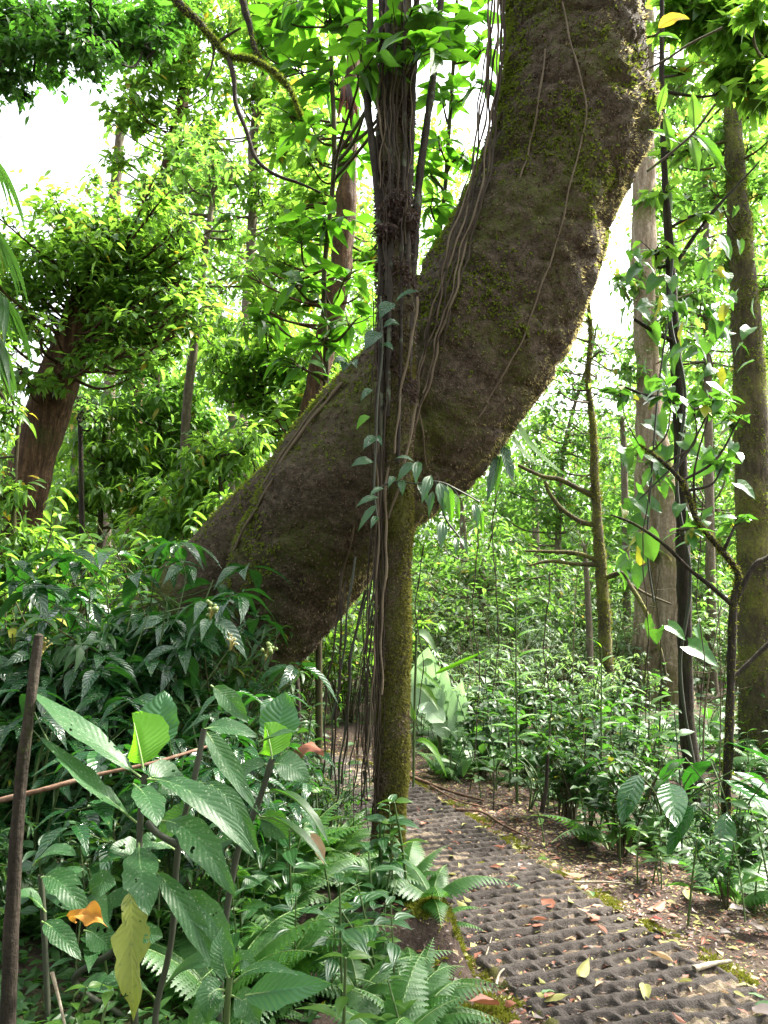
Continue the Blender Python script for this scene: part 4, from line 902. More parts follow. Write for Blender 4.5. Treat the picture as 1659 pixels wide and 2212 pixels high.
# leafy trees of the right-hand background
for lab, tr, cl, y, lm, ls in (
    ('tree with large blue-green leaves hanging into the top right corner', [(1760, 1500, 7, 20), (1740, 700, 7, 18), (1680, 200, 7, 12), (1600, 20, 7, 8), (1560, -60, 7, 4)], [(1560, 30, 70), (1630, 90, 70), (1500, 20, 60), (1590, 160, 50), (1650, 190, 50), (1450, 30, 50)], 7, 'canopy', 44),
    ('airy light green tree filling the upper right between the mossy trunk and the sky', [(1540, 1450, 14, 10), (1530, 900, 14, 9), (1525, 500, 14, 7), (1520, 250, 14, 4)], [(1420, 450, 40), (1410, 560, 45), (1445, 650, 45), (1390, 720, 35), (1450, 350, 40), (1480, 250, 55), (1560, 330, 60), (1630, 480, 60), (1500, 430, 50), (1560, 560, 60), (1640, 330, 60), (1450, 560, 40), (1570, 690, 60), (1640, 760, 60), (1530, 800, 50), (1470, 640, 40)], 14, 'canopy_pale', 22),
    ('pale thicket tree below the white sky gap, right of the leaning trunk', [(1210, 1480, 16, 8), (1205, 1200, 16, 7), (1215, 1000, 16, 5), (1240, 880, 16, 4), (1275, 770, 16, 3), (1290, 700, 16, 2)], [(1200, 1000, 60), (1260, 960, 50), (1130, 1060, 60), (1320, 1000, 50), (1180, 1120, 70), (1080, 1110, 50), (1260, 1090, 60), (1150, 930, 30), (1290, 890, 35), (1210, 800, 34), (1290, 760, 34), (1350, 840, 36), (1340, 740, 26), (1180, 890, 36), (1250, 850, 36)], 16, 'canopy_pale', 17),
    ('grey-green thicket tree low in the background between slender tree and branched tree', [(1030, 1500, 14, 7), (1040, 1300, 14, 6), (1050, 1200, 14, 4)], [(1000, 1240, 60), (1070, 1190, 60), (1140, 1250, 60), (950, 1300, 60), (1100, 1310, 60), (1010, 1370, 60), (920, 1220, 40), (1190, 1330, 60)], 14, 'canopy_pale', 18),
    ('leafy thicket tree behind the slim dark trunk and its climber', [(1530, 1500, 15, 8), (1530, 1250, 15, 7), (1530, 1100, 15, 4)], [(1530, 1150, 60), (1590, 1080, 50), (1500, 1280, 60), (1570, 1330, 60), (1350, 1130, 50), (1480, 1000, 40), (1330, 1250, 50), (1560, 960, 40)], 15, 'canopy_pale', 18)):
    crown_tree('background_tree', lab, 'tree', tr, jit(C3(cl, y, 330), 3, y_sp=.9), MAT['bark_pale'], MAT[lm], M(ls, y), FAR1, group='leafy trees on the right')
# a single yellow leaf and small spray beside the top of the leaning trunk
yl = thing('leafy_twig', 'twig with one big yellow leaf right of the top of the leaning trunk', 'twig', P(1412, 60, 4.8)); YO = np.array(yl.location)
mb = MB()
for st in ([(1395, 150), (1440, 128), (1490, 95), (1560, 60)], [(1398, 370), (1450, 330), (1500, 285), (1545, 225)], [(1400, 80), (1415, 76), (1425, 68)]): add_tube(mb, [P(u, v, 4.8) for u, v in st], M(3, 4.8), seg=5)
mb.build('stem', MAT['twig'], yl, YO)
for i, (u0, v0, u1, v1, w, mt) in enumerate(((1418, 66, 1490, 42, 36, 'yellow_leaf'), (1415, 78, 1470, 86, 20, 'lit'), (1500, 285, 1496, 200, 36, 'canopy'), (1500, 285, 1570, 372, 34, 'lit'), (1490, 292, 1510, 380, 28, 'canopy'), (1470, 310, 1400, 280, 22, 'lit'), (1450, 330, 1432, 240, 24, 'canopy'), (1420, 250, 1440, 180, 22, 'canopy'))):
    a, b = P(u0, v0, 4.8), P(u1, v1, 4.75); mb = MB(); blade(mb, a, (a + b) / 2 + np.array([0, -.02, .07 if i == 0 else .02]), b, M(w, 4.8), (.1, -.9, .3), 'acum', 12, 6, seed=i, stalk=.06, stalk_r=.003); mb.build('leaf', [MAT[mt], MAT['stem']], yl, YO)

# ------------------------------------------------------------------ far wood
def far_wood():
    mb, tr = MB(), MB()
    for k in range(2900):
        y = rng.uniform(22, 46); x = rng.uniform(-.62, .62) * y
        u = CX + FPX * x / y
        top = np.interp(u, [-200, 70, 350, 500, 640, 1080, 1150, 1380, 1440, 1900], [16, 8, 21, 20, 27, 20, 8.5, 8.5, 22, 26]) * y / 32
        z = rng.uniform(0, 1) ** 1.15 * top
        if rng.random() < .62 * smooth(.35, .85, z / top): continue
        r = rng.uniform(.7, 2.1); n = int(110 * r)
        c = cloud((x, y, z), r, n)
        scatter(mb, leaf_tmpl(2, 2, .45, 'acum', .3, .3), c, rand_dirs(n, -.8, .3), nrm(np.array([0, -.2, 1.0]) + .6 * rand_dirs(n)), rng.uniform(.16, .34, n))
    tag(mb.build('far_wood', MAT['canopy']), 'far wood of light green foliage closing the view behind all the trunks', 'wood', kind='stuff')
far_wood()

# unseen trees added round the camera to block side light and shade the foreground
def added_shade_tree(label, x, y, cl):
    root = thing('tree', label, 'tree', (x, y, G(x, y))); O = np.array(root.location); mb, lf = MB(), MB()
    top = np.array([x, y, 7.5]); add_tube(mb, [(x, y, G(x, y) - .1), (x + .1, y, 3), top], [.2, .16, .08], seg=14, bump=.08)
    for c in cl:
        c = np.array(c, float); add_tube(mb, [(x + .08, y, 4.6), (np.array([x, y, 5.2]) + c) / 2, c], [.06, .04, .015], seg=6, bump=.1)
        q = cloud(c, 1.25, 620, .45); scatter(lf, FAR1, q, rand_dirs(620, -.8, .2), nrm(np.array([0, 0, 1.0]) + .6 * rand_dirs(620)), rng.uniform(.10, .22, 620))
    mb.build('trunk', MAT['bark_dark'], root, O); lf.build('crown', MAT['canopy'], root, O)
added_shade_tree('unseen tree added behind the camera to cut side light from the left', -5.6, -.6, [(-5.2, .6, 2.2), (-5.6, 1.6, 4.0), (-5.0, -.4, 4.6), (-4.8, -1.8, 2.4), (-5.4, 2.6, 2.6), (-5.2, .4, 6.4), (-4.6, -2.8, 4.4), (-6, 2.8, 5.6), (-5.0, -1.6, 6.6), (-5.4, 1.2, 5.2)])
added_shade_tree('unseen tree added across the path behind the camera to block low light', .8, -5.2, [(-3.4, -4.0, 2.2), (-2.0, -4.4, 3.8), (-.4, -4.6, 2.4), (1.4, -4.6, 4.2), (2.6, -4.2, 2.4), (3.8, -3.6, 4.0), (0, -4.4, 5.8), (-2.6, -4.0, 5.6), (2.8, -4.0, 6.0), (4.6, -2.4, 2.6), (5.0, -1.0, 4.4), (5.0, .6, 2.4)])
added_shade_tree('tall unseen tree added right of the path to shade paving and bank from sun', 6.2, 3.6, [(4.2, 4.6, 6.2), (5.2, 3.6, 6.6), (3.8, 3.0, 5.9), (4.8, 5.6, 6.6), (6.0, 5.2, 7.2), (3.6, 1.8, 6.1), (5.4, 2.2, 6.6), (6.6, 4.0, 7.4), (4.4, 3.8, 6.9), (4.0, 2.4, 7.0), (5.0, 4.6, 7.3)])
# ------------------------------------------------------------------ undergrowth kinds (built once, then copied)
def broad_seedling(name, leafm, h=.55, nodes=4, L=.16, tm=None, droop=.35, stem=MAT['stem'], up_tilt=.25):
    root = thing(name, 'x', 'plant'); mb, lf = MB(), MB()
    tm = tm or leaf_tmpl(7, 4, .42, 'acum', .22, droop, .012, .06)
    lean_ = rng.normal(0, .08, 2)
    sp = catmull([(0, 0, -.05), (lean_[0] * .4, lean_[1] * .4, h * .5), (lean_[0], lean_[1], h)], 12)
    add_tube(mb, sp, np.linspace(.006, .003, 12), n=12, seg=5)
    a0 = rng.uniform(0, 6.28)
    for k in range(nodes):
        t = (.35 + .65 * (k + 1) / nodes); p = sp[int(t * 11)]
        for s2 in (0, 1):
            a = a0 + k * 1.57 + s2 * math.pi + rng.normal(0, .25)
            d = np.array([math.cos(a), math.sin(a), up_tilt + rng.normal(0, .2)])
            scatter(lf, tm, [p], [d], [(0, 0, 1.0) + .25 * rng.normal(0, 1, 3)], L * rng.uniform(.7, 1.15) * (1.0 if k < nodes - 1 else .7))
    mb.build('stem', stem, root); lf.build('foliage', MAT[leafm], root); return root
def fern_plant(name, nf=8, L=.55, pl=.12, npin=22, mat='fern', wide=.3, toothed=True):
    root = thing(name, 'x', 'fern'); mb, lf = MB(), MB()
    tm = leaf_tmpl(28 if toothed else 3, 2, wide, 'pinna', .15, .22, 0, 0, .42 if toothed else 0)
    for k in range(nf):
        a = k / nf * 6.28 + rng.normal(0, .25); l = L * rng.uniform(.7, 1.15); tilt = rng.uniform(.35, .9)
        c, p, d, u, ln = frond_arrays(l, npin, pl * l / L, rng.uniform(-.1, .5), curve=rng.uniform(.35, .7))
        ca, sa, ct, st = math.cos(a), math.sin(a), math.cos(tilt), math.sin(tilt)
        Rm = np.array([[ca, -sa, 0], [sa, ca, 0], [0, 0, 1]]) @ np.array([[1, 0, 0], [0, ct, -st], [0, st, ct]])
        c, p, d, u = c @ Rm.T, p @ Rm.T, d @ Rm.T, u @ Rm.T
        u = np.where(u[:, 2:3] < 0, -u, u)
        add_tube(mb, c, np.linspace(.004, .0012, len(c)), n=len(c), seg=4)
        scatter(lf, tm, p, d, u, ln)
    mb.build('stalk', MAT['midrib'], root); lf.build('foliage', MAT[mat], root); return root
def bush(name, leafm, h=1.0, spread=.45, nst=6, L=.10, per=26, tm=FAR1, mat=None, rosette=False):
    root = thing(name, 'x', 'shrub'); mb, lf = MB(), MB()
    for k in range(nst):
        a = rng.uniform(0, 6.28); e = np.array([math.cos(a) * spread * rng.uniform(.3, 1), math.sin(a) * spread * rng.uniform(.3, 1), h * rng.uniform(.55, 1.05)])
        tp = catmull([(0, 0, -.05), e * [.35, .35, .55] + rng.normal(0, .03, 3), e], 14); add_tube(mb, tp, np.linspace(.009, .003, 14), n=14, seg=5)
        for b in range(3):
            s0 = tp[rng.integers(5, 13)]; e2 = s0 + np.append(rng.normal(0, .16, 2) * spread / .45, rng.uniform(.05, .22)) * h; tq = catmull([s0, (s0 + e2) / 2 + rng.normal(0, .02, 3), e2], 6)
            add_tube(mb, tq, np.linspace(.004, .002, 6), n=6, seg=4)
            m_ = per // 3
            if rosette:
                for q0 in (tq[5], tq[3]):
                    n_ = max(4, m_ // 2); a2 = np.arange(n_) / n_ * 6.28 + rng.normal(0, .3, n_)
                    d = np.stack([np.cos(a2), np.sin(a2), rng.normal(.05, .25, n_)], -1); scatter(lf, tm, np.repeat(q0[None], n_, 0) + d * .015, d, np.array([0, 0, 1.0]) + .2 * rng.normal(0, 1, (n_, 3)), L * rng.uniform(.65, 1.15, n_))
            else:
                q0 = tq[rng.integers(1, 6, m_)]; d = rand_dirs(m_, -.5, .5); scatter(lf, tm, q0, d, nrm(np.array([0, 0, 1.0]) + .4 * rand_dirs(m_)), L * rng.uniform(.6, 1.2, m_))
    mb.build('stem', mat or MAT['twig'], root); lf.build('foliage', MAT[leafm], root); return root
def cane(name, leafm, h=1.4, n=14, L=.32, wr=.20, lean_=.15):
    root = thing(name, 'x', 'plant'); mb, lf = MB(), MB()
    tp = catmull([(0, 0, -.05), (lean_ * .3, 0, h * .55), (lean_, .02, h)], 30); add_tube(mb, tp, np.linspace(.010, .004, 30), n=30, seg=6)
    tm = leaf_tmpl(9, 4, wr, 'lance', .25, .45, .015, .04)
    for k in range(n):
        t = .28 + .72 * k / (n - 1); a = (k % 2) * math.pi + rng.normal(0, .25)
        d = np.array([math.cos(a), math.sin(a) * .7, .55 + .7 * t ** 3]); scatter(lf, tm, [tp[int(t * 29)]], [d], [(-.3 * d[0], -.2, 1.0)], L * rng.uniform(.8, 1.1) * (1 - .35 * t ** 3))
    mb.build('stem', MAT['stem'], root); lf.build('foliage', MAT[leafm], root); return root
def aroid(name, leafm, n=6, h=.55, L=.30, shape='heart', wr=.62):
    root = thing(name, 'x', 'plant'); mb, lf = MB(), MB()
    tm = leaf_tmpl(10, 6, wr, shape, .15, .28, .02)
    for k in range(n):
        a = k / n * 6.28 + rng.normal(0, .3); hh = h * rng.uniform(.6, 1.1); r = h * rng.uniform(.3, .6)
        e = np.array([math.cos(a) * r, math.sin(a) * r, hh]); add_tube(mb, [(0, 0, -.03), e * [.3, .3, .65], e], [.007, .005, .004], seg=6)
        scatter(lf, tm, [e], [(math.cos(a), math.sin(a), -.35 + rng.normal(0, .25))], [(0, 0, 1.0)], L * rng.uniform(.7, 1.15))
    mb.build('stalk', MAT['stem'], root); lf.build('foliage', MAT[leafm], root); return root

LONG = leaf_tmpl(6, 2, .26, 'lance', .25, .4, .0, .05)
MED = leaf_tmpl(4, 2, .40, 'acum', .25, .3)
QUILT = leaf_tmpl(10, 6, .40, 'acum', .30, .62, .02, .07)
KINDS = {}
def scatter_copies(kind_root, spots, label, group, cat=None, tilt=.12):
    first = 'used' not in kind_root
    for (x, y, s) in spots:
        o = kind_root if first else copy_tree(kind_root)
        if first: kind_root['used'] = 1; first = False
        if 'used' in o: del o['used']; kind_root['used'] = 1
        o.location = (x, y, G(x, y) - .01); o.rotation_euler = (rng.normal(0, tilt), rng.normal(0, tilt), rng.uniform(0, 6.28)); o.scale = (s, s, s * rng.uniform(.85, 1.15))
        tag(o, label, cat, group)
def finish(kinds):
    for r in kinds:
        if 'used' in r: del r['used']
def spots_in(n, u0, u1, y0, y1, s0=.8, s1=1.25, clear=.08, left=None):
    out = []; k = 0
    while len(out) < n and k < n * 60:
        k += 1
        y = y0 + (y1 - y0) * rng.uniform(0, 1) ** .8; x = (rng.uniform(u0, u1) - CX) / FPX * y
        t = path_st(x, y)[0]
        if abs(t) < HALF + clear: continue
        if left is True and t > 0 or left is False and t < 0: continue
        if np.hypot(x - post.location[0], y - post.location[1]) < .18: continue
        out.append((x, y, rng.uniform(s0, s1)))
    return out
REP = []
# --- right-hand bank and thicket
k1 = broad_seedling('seedling', 'under', .45, 4, .13); k2 = broad_seedling('seedling', 'under', .75, 6, .15, stem=MAT['darkstem']); k3 = bush('shrub', 'under', .85, .42, 7, .12, 27, MED)
k4 = bush('shrub', 'under_pale', 1.2, .55, 8, .11, 36, LONG); k5 = bush('shrub', 'under_pale', 1.6, .7, 9, .13, 42, MED); k6 = fern_plant('fern', 8, .6, .13, 22); k7 = fern_plant('fern', 7, .42, .10, 18, wide=.32)
k8 = aroid('broad_leaved_herb', 'under', 6, .40, .20, 'ell', .5); k9 = bush('shrub', 'canopy_pale', 2.2, .9, 10, .14, 48, MED); k10 = broad_seedling('seedling', 'canopy', .28, 3, .09)
KS = [k1, k2, k3, k4, k5, k6, k7, k8, k9, k10]
def rows(k, n, u0, u1, y0, y1, label, group, left=None, s=(.8, 1.25), clear=.1): scatter_copies(k, spots_in(n, u0, u1, y0, y1, *s, clear=clear, left=left), label, group)
g = 'seedlings along the right edge of the path'
rows(k1, 64, 900, 1800, 3.7, 9, 'small broad-leaved seedling in the dark green border to the right of the grid path', g, False, clear=.22)
rows(k2, 54, 920, 1800, 3.9, 9.5, 'knee-high dark-stemmed seedling with paired leaves in the border right of the grid path', g, False, clear=.30)
rows(k10, 60, 880, 1740, 3.6, 9, 'tiny fresh green seedling at the foot of the border right of the grid path', g, False, clear=.16)
rows(k3, 14, 1380, 1820, 4.3, 6.5, 'dense low shrub with dark leaves in the border right of the grid path', 'shrubs in the border right of the path', False, clear=.4, s=(.4, .65))
rows(k3, 34, 940, 1370, 4.6, 10, 'dense low shrub with dark leaves in the border right of the grid path', 'shrubs in the border right of the path', False, clear=.5, s=(.5, .95))
rows(k8, 14, 900, 1740, 4.6, 9.5, 'broad oval-leaved herb among the seedlings right of the grid path', 'herbs right of the path', False, clear=.3)
rows(k6, 20, 900, 1720, 5.0, 10, 'arching green fern in the thicket right of the grid path', 'ferns right of the path', False, clear=.75)
rows(k7, 26, 890, 1720, 4.4, 10, 'small fern close to the right edge of the path', 'ferns right of the path', False, clear=.3)
rows(k4, 14, 1340, 1800, 11, 18, 'pale narrow-leaved shrub in the bright thicket beyond the path bend', 'pale shrubs beyond the path', False, s=(.6, .9))
rows(k4, 38, 870, 1350, 8.5, 17, 'pale narrow-leaved shrub in the bright thicket beyond the path bend', 'pale shrubs beyond the path', False)
rows(k5, 46, 860, 1760, 12, 22, 'pale bushy shrub in the bright thicket far right of the slender tree', 'pale shrubs beyond the path', False)
rows(k9, 50, 860, 1800, 13, 26, 'tall pale bush at the back of the bright thicket', 'pale shrubs beyond the path', False)
# --- left-hand bank
q1 = bush('quilted_shrub', 'quilted', 1.25, .55, 9, .20, 30, QUILT, MAT['stem'], True); q2 = bush('quilted_shrub', 'quilted', .95, .45, 8, .18, 27, QUILT, MAT['stem'], True)
l1 = bush('shrub', 'canopy', 1.5, .6, 9, .11, 42, MED); l2 = bush('shrub', 'under', 1.0, .5, 9, .10, 40, FAR2); l3 = broad_seedling('seedling', 'veined3', .40, 4, .15, leaf_tmpl(9, 6, .40, 'acum', .2, .3, .015, .1), .3, MAT['stem'])
l4 = broad_seedling('seedling', 'big', .5, 4, .20, leaf_tmpl(9, 6, .36, 'acum', .2, .3, .015, .08)); l5 = fern_plant('fern', 9, .55, .13, 24); l6 = fern_plant('fern', 7, .40, .10, 20, 'fern', .34); l7 = bush('shrub', 'canopy_pale', 2.0, .8, 9, .13, 45, MED)
KS += [q1, q2, l1, l2, l3, l4, l5, l6, l7]
rows(l7, 34, -150, 860, 9, 18, 'light leafy bush in the thicket behind the leaning trunk', 'bushes behind the leaning trunk', True)
rows(l7, 8, 600, 900, 10.0, 14, 'light leafy bush in the thicket behind the leaning trunk', 'bushes behind the leaning trunk', None, clear=.2)
rows(l1, 16, 520, 860, 9.0, 12, 'dense green bush beyond the hidden part of the path under the leaning trunk', 'bushes beyond the hidden path', None, clear=.25)
rows(l1, 34, -120, 480, 6.0, 11, 'dense green bush in the undergrowth left of the leaning trunk', 'bushes left of the leaning trunk', True)
rows(l2, 20, -60, 560, 2.9, 4.2, 'knee-high dark shrub low in the shade of the left bank', 'dark shrubs on the left bank', True, (.35, .6), clear=.4)
rows(l2, 36, -100, 480, 3.9, 6.6, 'small-leaved dark shrub filling the bank below the leaning trunk', 'dark shrubs on the left bank', True, clear=.45)
for (u, y, s, kk, lab) in ((330, 3.9, .95, q1, 'quilted-leaf shrub with drooping glossy leaves just left of the trunk base'), (470, 3.5, .72, q2, 'quilted-leaf shrub overlapping the foot of the leaning trunk'), (200, 3.7, .9, q1, 'quilted-leaf shrub left of the drooping one by the trunk base'),
                           (90, 3.4, 1.0, q2, 'quilted-leaf shrub behind the dark stake at the left edge'), (565, 3.8, .55, q2, 'low quilted-leaf shrub right of the foot of the leaning trunk'), (400, 3.1, .62, q1, 'quilted-leaf shrub rising behind the two upright broad leaves'), (250, 4.6, 1.12, q1, 'tallest quilted-leaf shrub in the back row left of the trunk base'), (20, 4.2, 1.1, q1, 'quilted-leaf shrub cut by the left edge of the picture'), (390, 4.5, .8, q2, 'quilted-leaf shrub right in front of the buttress root')):
    x = (u - CX) / FPX * y; scatter_copies(kk, [(x, y, s)], lab, 'quilted-leaf shrubs on the left bank', 'shrub', .06)
rows(l3, 22, 520, 880, 2.6, 4.2, 'three-veined seedling with smooth glossy leaves on the bank left of the path', 'three-veined seedlings on the left bank', True, (.6, 1.05), .12)
rows(l3, 8, 0, 560, 2.5, 3.4, 'three-veined seedling low among the big leaves in the bottom left', 'three-veined seedlings on the left bank', True, (.7, 1.1), .1)
rows(l4, 12, -40, 600, 2.6, 3.8, 'broad-leaved seedling low in the dark undergrowth at bottom left', 'broad seedlings at bottom left', True, (.6, 1.1), .15)
rows(l5, 24, -20, 640, 2.5, 4.4, 'green fern in the shade of the left bank', 'ferns on the left bank', True, (.7, 1.1), .2)
rows(l6, 34, 470, 930, 2.5, 4.4, 'fern hanging over the low bank left of the grid path', 'ferns on the left bank', True, (.6, 1.0), .1)
rows(k10, 40, 0, 900, 2.0, 4.6, 'tiny fresh green seedling on the soil of the left bank', 'tiny seedlings on the left bank', True, (.7, 1.4), .08)
rows(l2, 7, 560, 730, 4.9, 6.4, 'small dark shrub beside the path under the belly of the leaning trunk', 'shrubs under the leaning trunk', True, (.45, .8), clear=.06)
rows(k2, 9, 560, 770, 4.9, 6.8, 'slender dark-stemmed seedling beside the path under the leaning trunk', 'seedlings under the leaning trunk', True, (.7, 1.1), clear=.05)
rows(l5, 5, 580, 760, 4.8, 6.4, 'fern beside the path under the leaning trunk', 'ferns under the leaning trunk', True, (.6, .9), clear=.08)
finish(KS)
for x, y, s_ in spots_in(30, 880, 1760, 5.5, 13, 1.0, 2.6, .5, False):
    mb = MB(); e = rng.normal(0, .16, 2) * s_; z0 = G(x, y); r = rng.uniform(.004, .011)
    pts_ = catmull([(x, y, z0 - .05), (x + e[0] * .4 + rng.normal(0, .04), y + e[1] * .4, z0 + s_ * .5), (x + e[0], y + e[1], z0 + s_)], 16); add_tube(mb, pts_, np.linspace(r, r * .4, 16), n=16, seg=5, bump=.15, bf=9)
    for _ in range(3):
        q_ = pts_[rng.integers(7, 15)]; d_ = np.append(rng.normal(0, .22, 2), rng.uniform(.05, .3)); add_tube(mb, [q_, q_ + d_ * .5 + rng.normal(0, .02, 3), q_ + d_], [r * .5, r * .4, r * .2], n=7, seg=4)
    tag(mb.build('bare_sapling', MAT['vine' if rng.random() < .5 else 'twig']), 'thin leafless sapling among the undergrowth right of the path', 'sapling', 'leafless saplings in the thicket')

# --- single plants one can point to
def place(root, u, y, label, s=1.0, rz=0.0, z=None, cat=None):
    x = (u - CX) / FPX * y; root.location = (x, y, G(x, y) - .01 if z is None else z); root.scale = (s,) * 3; root.rotation_euler.z = rz; return tag(root, label, cat)
place(cane('tall_herb', 'lit', 1.72, 17, .27, .20, .03), 1108, 6.6, 'tall single-stemmed plant with stacked lance leaves in the middle of the bright thicket', 1, .2)
place(cane('tall_herb', 'lit', 1.32, 8, .22, .28, .05), 1285, 6.4, 'stem ending in a fresh yellow-green whorl of leaves before the mossy branched tree', 1.0, .3)
place(cane('tall_herb', 'canopy', .9, 9, .34, .22, .05), 1385, 7.4, 'stout herb with upright fresh green leaves left of the slim dark trunk', 1.0, .1)
place(aroid('dark_herb', 'quilted', 8, .75, .42, 'ell', .42), 1420, 5.4, 'clump of large dark glossy leaves at the foot of the slim dark tree', 1.0, .5)
place(aroid('dark_herb', 'quilted', 7, .65, .36, 'ell', .40), 1560, 5.0, 'clump of large dark glossy leaves beside the base of the forked sapling', 1.0, 1.5)
place(fern_plant('large_fern', 6, 1.0, .22, 26, 'under', .20, False), 1655, 5.3, 'large grey-green fern with long parallel leaflets at the right edge', 1.0, .4)
place(fern_plant('large_fern', 7, .85, .18, 26, 'under_pale', .22, False), 1480, 6.2, 'large pale fern at the base of the slim dark trunk', 1.0, .9)
place(fern_plant('large_fern', 6, .8, .16, 24, 'fern', .3), 1010, 7.6, 'fern spreading over the soil just beyond the path bend', 1.0, .2)
bn = thing('huge_leaved_plant', 'plant with huge pale oblong leaves standing just right of the slender tree', 'plant', P(955, 1640, 8.0)); BO = np.array(bn.location)
for i, (pts3, w) in enumerate((([(935, 1540), (915, 1470), (925, 1398)], 78), ([(975, 1600), (950, 1540), (962, 1440)], 62), ([(960, 1560), (915, 1525), (905, 1540)], 40), ([(990, 1600), (985, 1520), (1000, 1470)], 40))):
    mb = MB(); a, b, c = (P(u, v, 8 - .1 * i) for u, v in pts3); blade(mb, a, b + [0, .15, 0], c, M(w, 8), (-.1 + .2 * (i % 2), -.8, .6), 'strap', 14, 6, fold=.15, wave=.05, seed=i, stalk_r=.008); mb.build('leaf', [MAT['banana'], MAT['midrib']], bn, BO)
mb = MB(); add_tube(mb, [P(955, 1660, 8), P(950, 1600, 8), P(935, 1540, 8)], .02); add_tube(mb, [P(960, 1660, 8), P(968, 1620, 8), P(975, 1600, 8)], .02); add_tube(mb, [P(962, 1660, 8), P(985, 1630, 8), P(990, 1600, 7.8)], .02); mb.build('stalk', MAT['stem'], bn, BO)
lv = thing('arching_cane', 'arching cane with long bent strap leaves leaning over right of the slender tree', 'plant', P(900, 1690, 6.2)); VO = np.array(lv.location)
mb = MB(); add_tube(mb, [P(893, 1700, 6.2), P(895, 1550, 6.2), P(900, 1360, 6.2)], .010); mb.build('stem', MAT['stem'], lv, VO)
for i, (u0, v0, u1, v1, u2, v2, w, mt) in enumerate(((898, 1372, 915, 1350, 945, 1415, 20, 'under_pale'), (900, 1440, 930, 1470, 955, 1490, 10, 'lit'), (940, 1455, 980, 1440, 1060, 1400, 12, 'lit'), (898, 1480, 925, 1480, 950, 1540, 16, 'canopy'), (900, 1600, 935, 1590, 965, 1680, 14, 'lit'), (897, 1560, 880, 1500, 850, 1520, 16, 'canopy'))):
    mb = MB(); blade(mb, P(u0, v0, 6.2), P(u1, v1, 6.1), P(u2, v2, 6.0), M(w, 6.1), (0, -.7, .7), 'strap', 12, 4, seed=i, stalk_r=.003); mb.build('leaf', [MAT[mt], MAT['stem']], lv, VO)

# --- the broad-leaved shrub in the bottom left: every leaf is its own mesh
fg = thing('broad_leaved_shrub', 'foreground shrub with big spotted oval leaves and two upright cupped leaves, lower left', 'shrub', P(330, 2330, 2.25)); FO = np.array(fg.location)
def hero(root, O, items, y, dy=.0):
    for i, it in enumerate(items):
        (u0, v0), (uc, vc), (u1, v1), w, mt, face, kw = (*it, {}) if len(it) == 6 else it
        d0, dc_, d1 = kw.pop('d', (0, -.03, -.06))
        lab = kw.pop('label', None)
        mb = MB(); blade(mb, P(u0, v0, y + d0), P(uc, vc, y + dc_), P(u1, v1, y + d1), M(w, y), face, kw.pop('shape', 'ell'), 18, 8, seed=i * 1.7, stalk=kw.pop('stalk', .08), stalk_r=.0035, **kw)
        o = mb.build('leaf', [MAT[mt], MAT['midrib']], root, O)
        if lab: o['label'] = lab
U = (0, -.35, 1.0); TOC = (0, -1, .35)
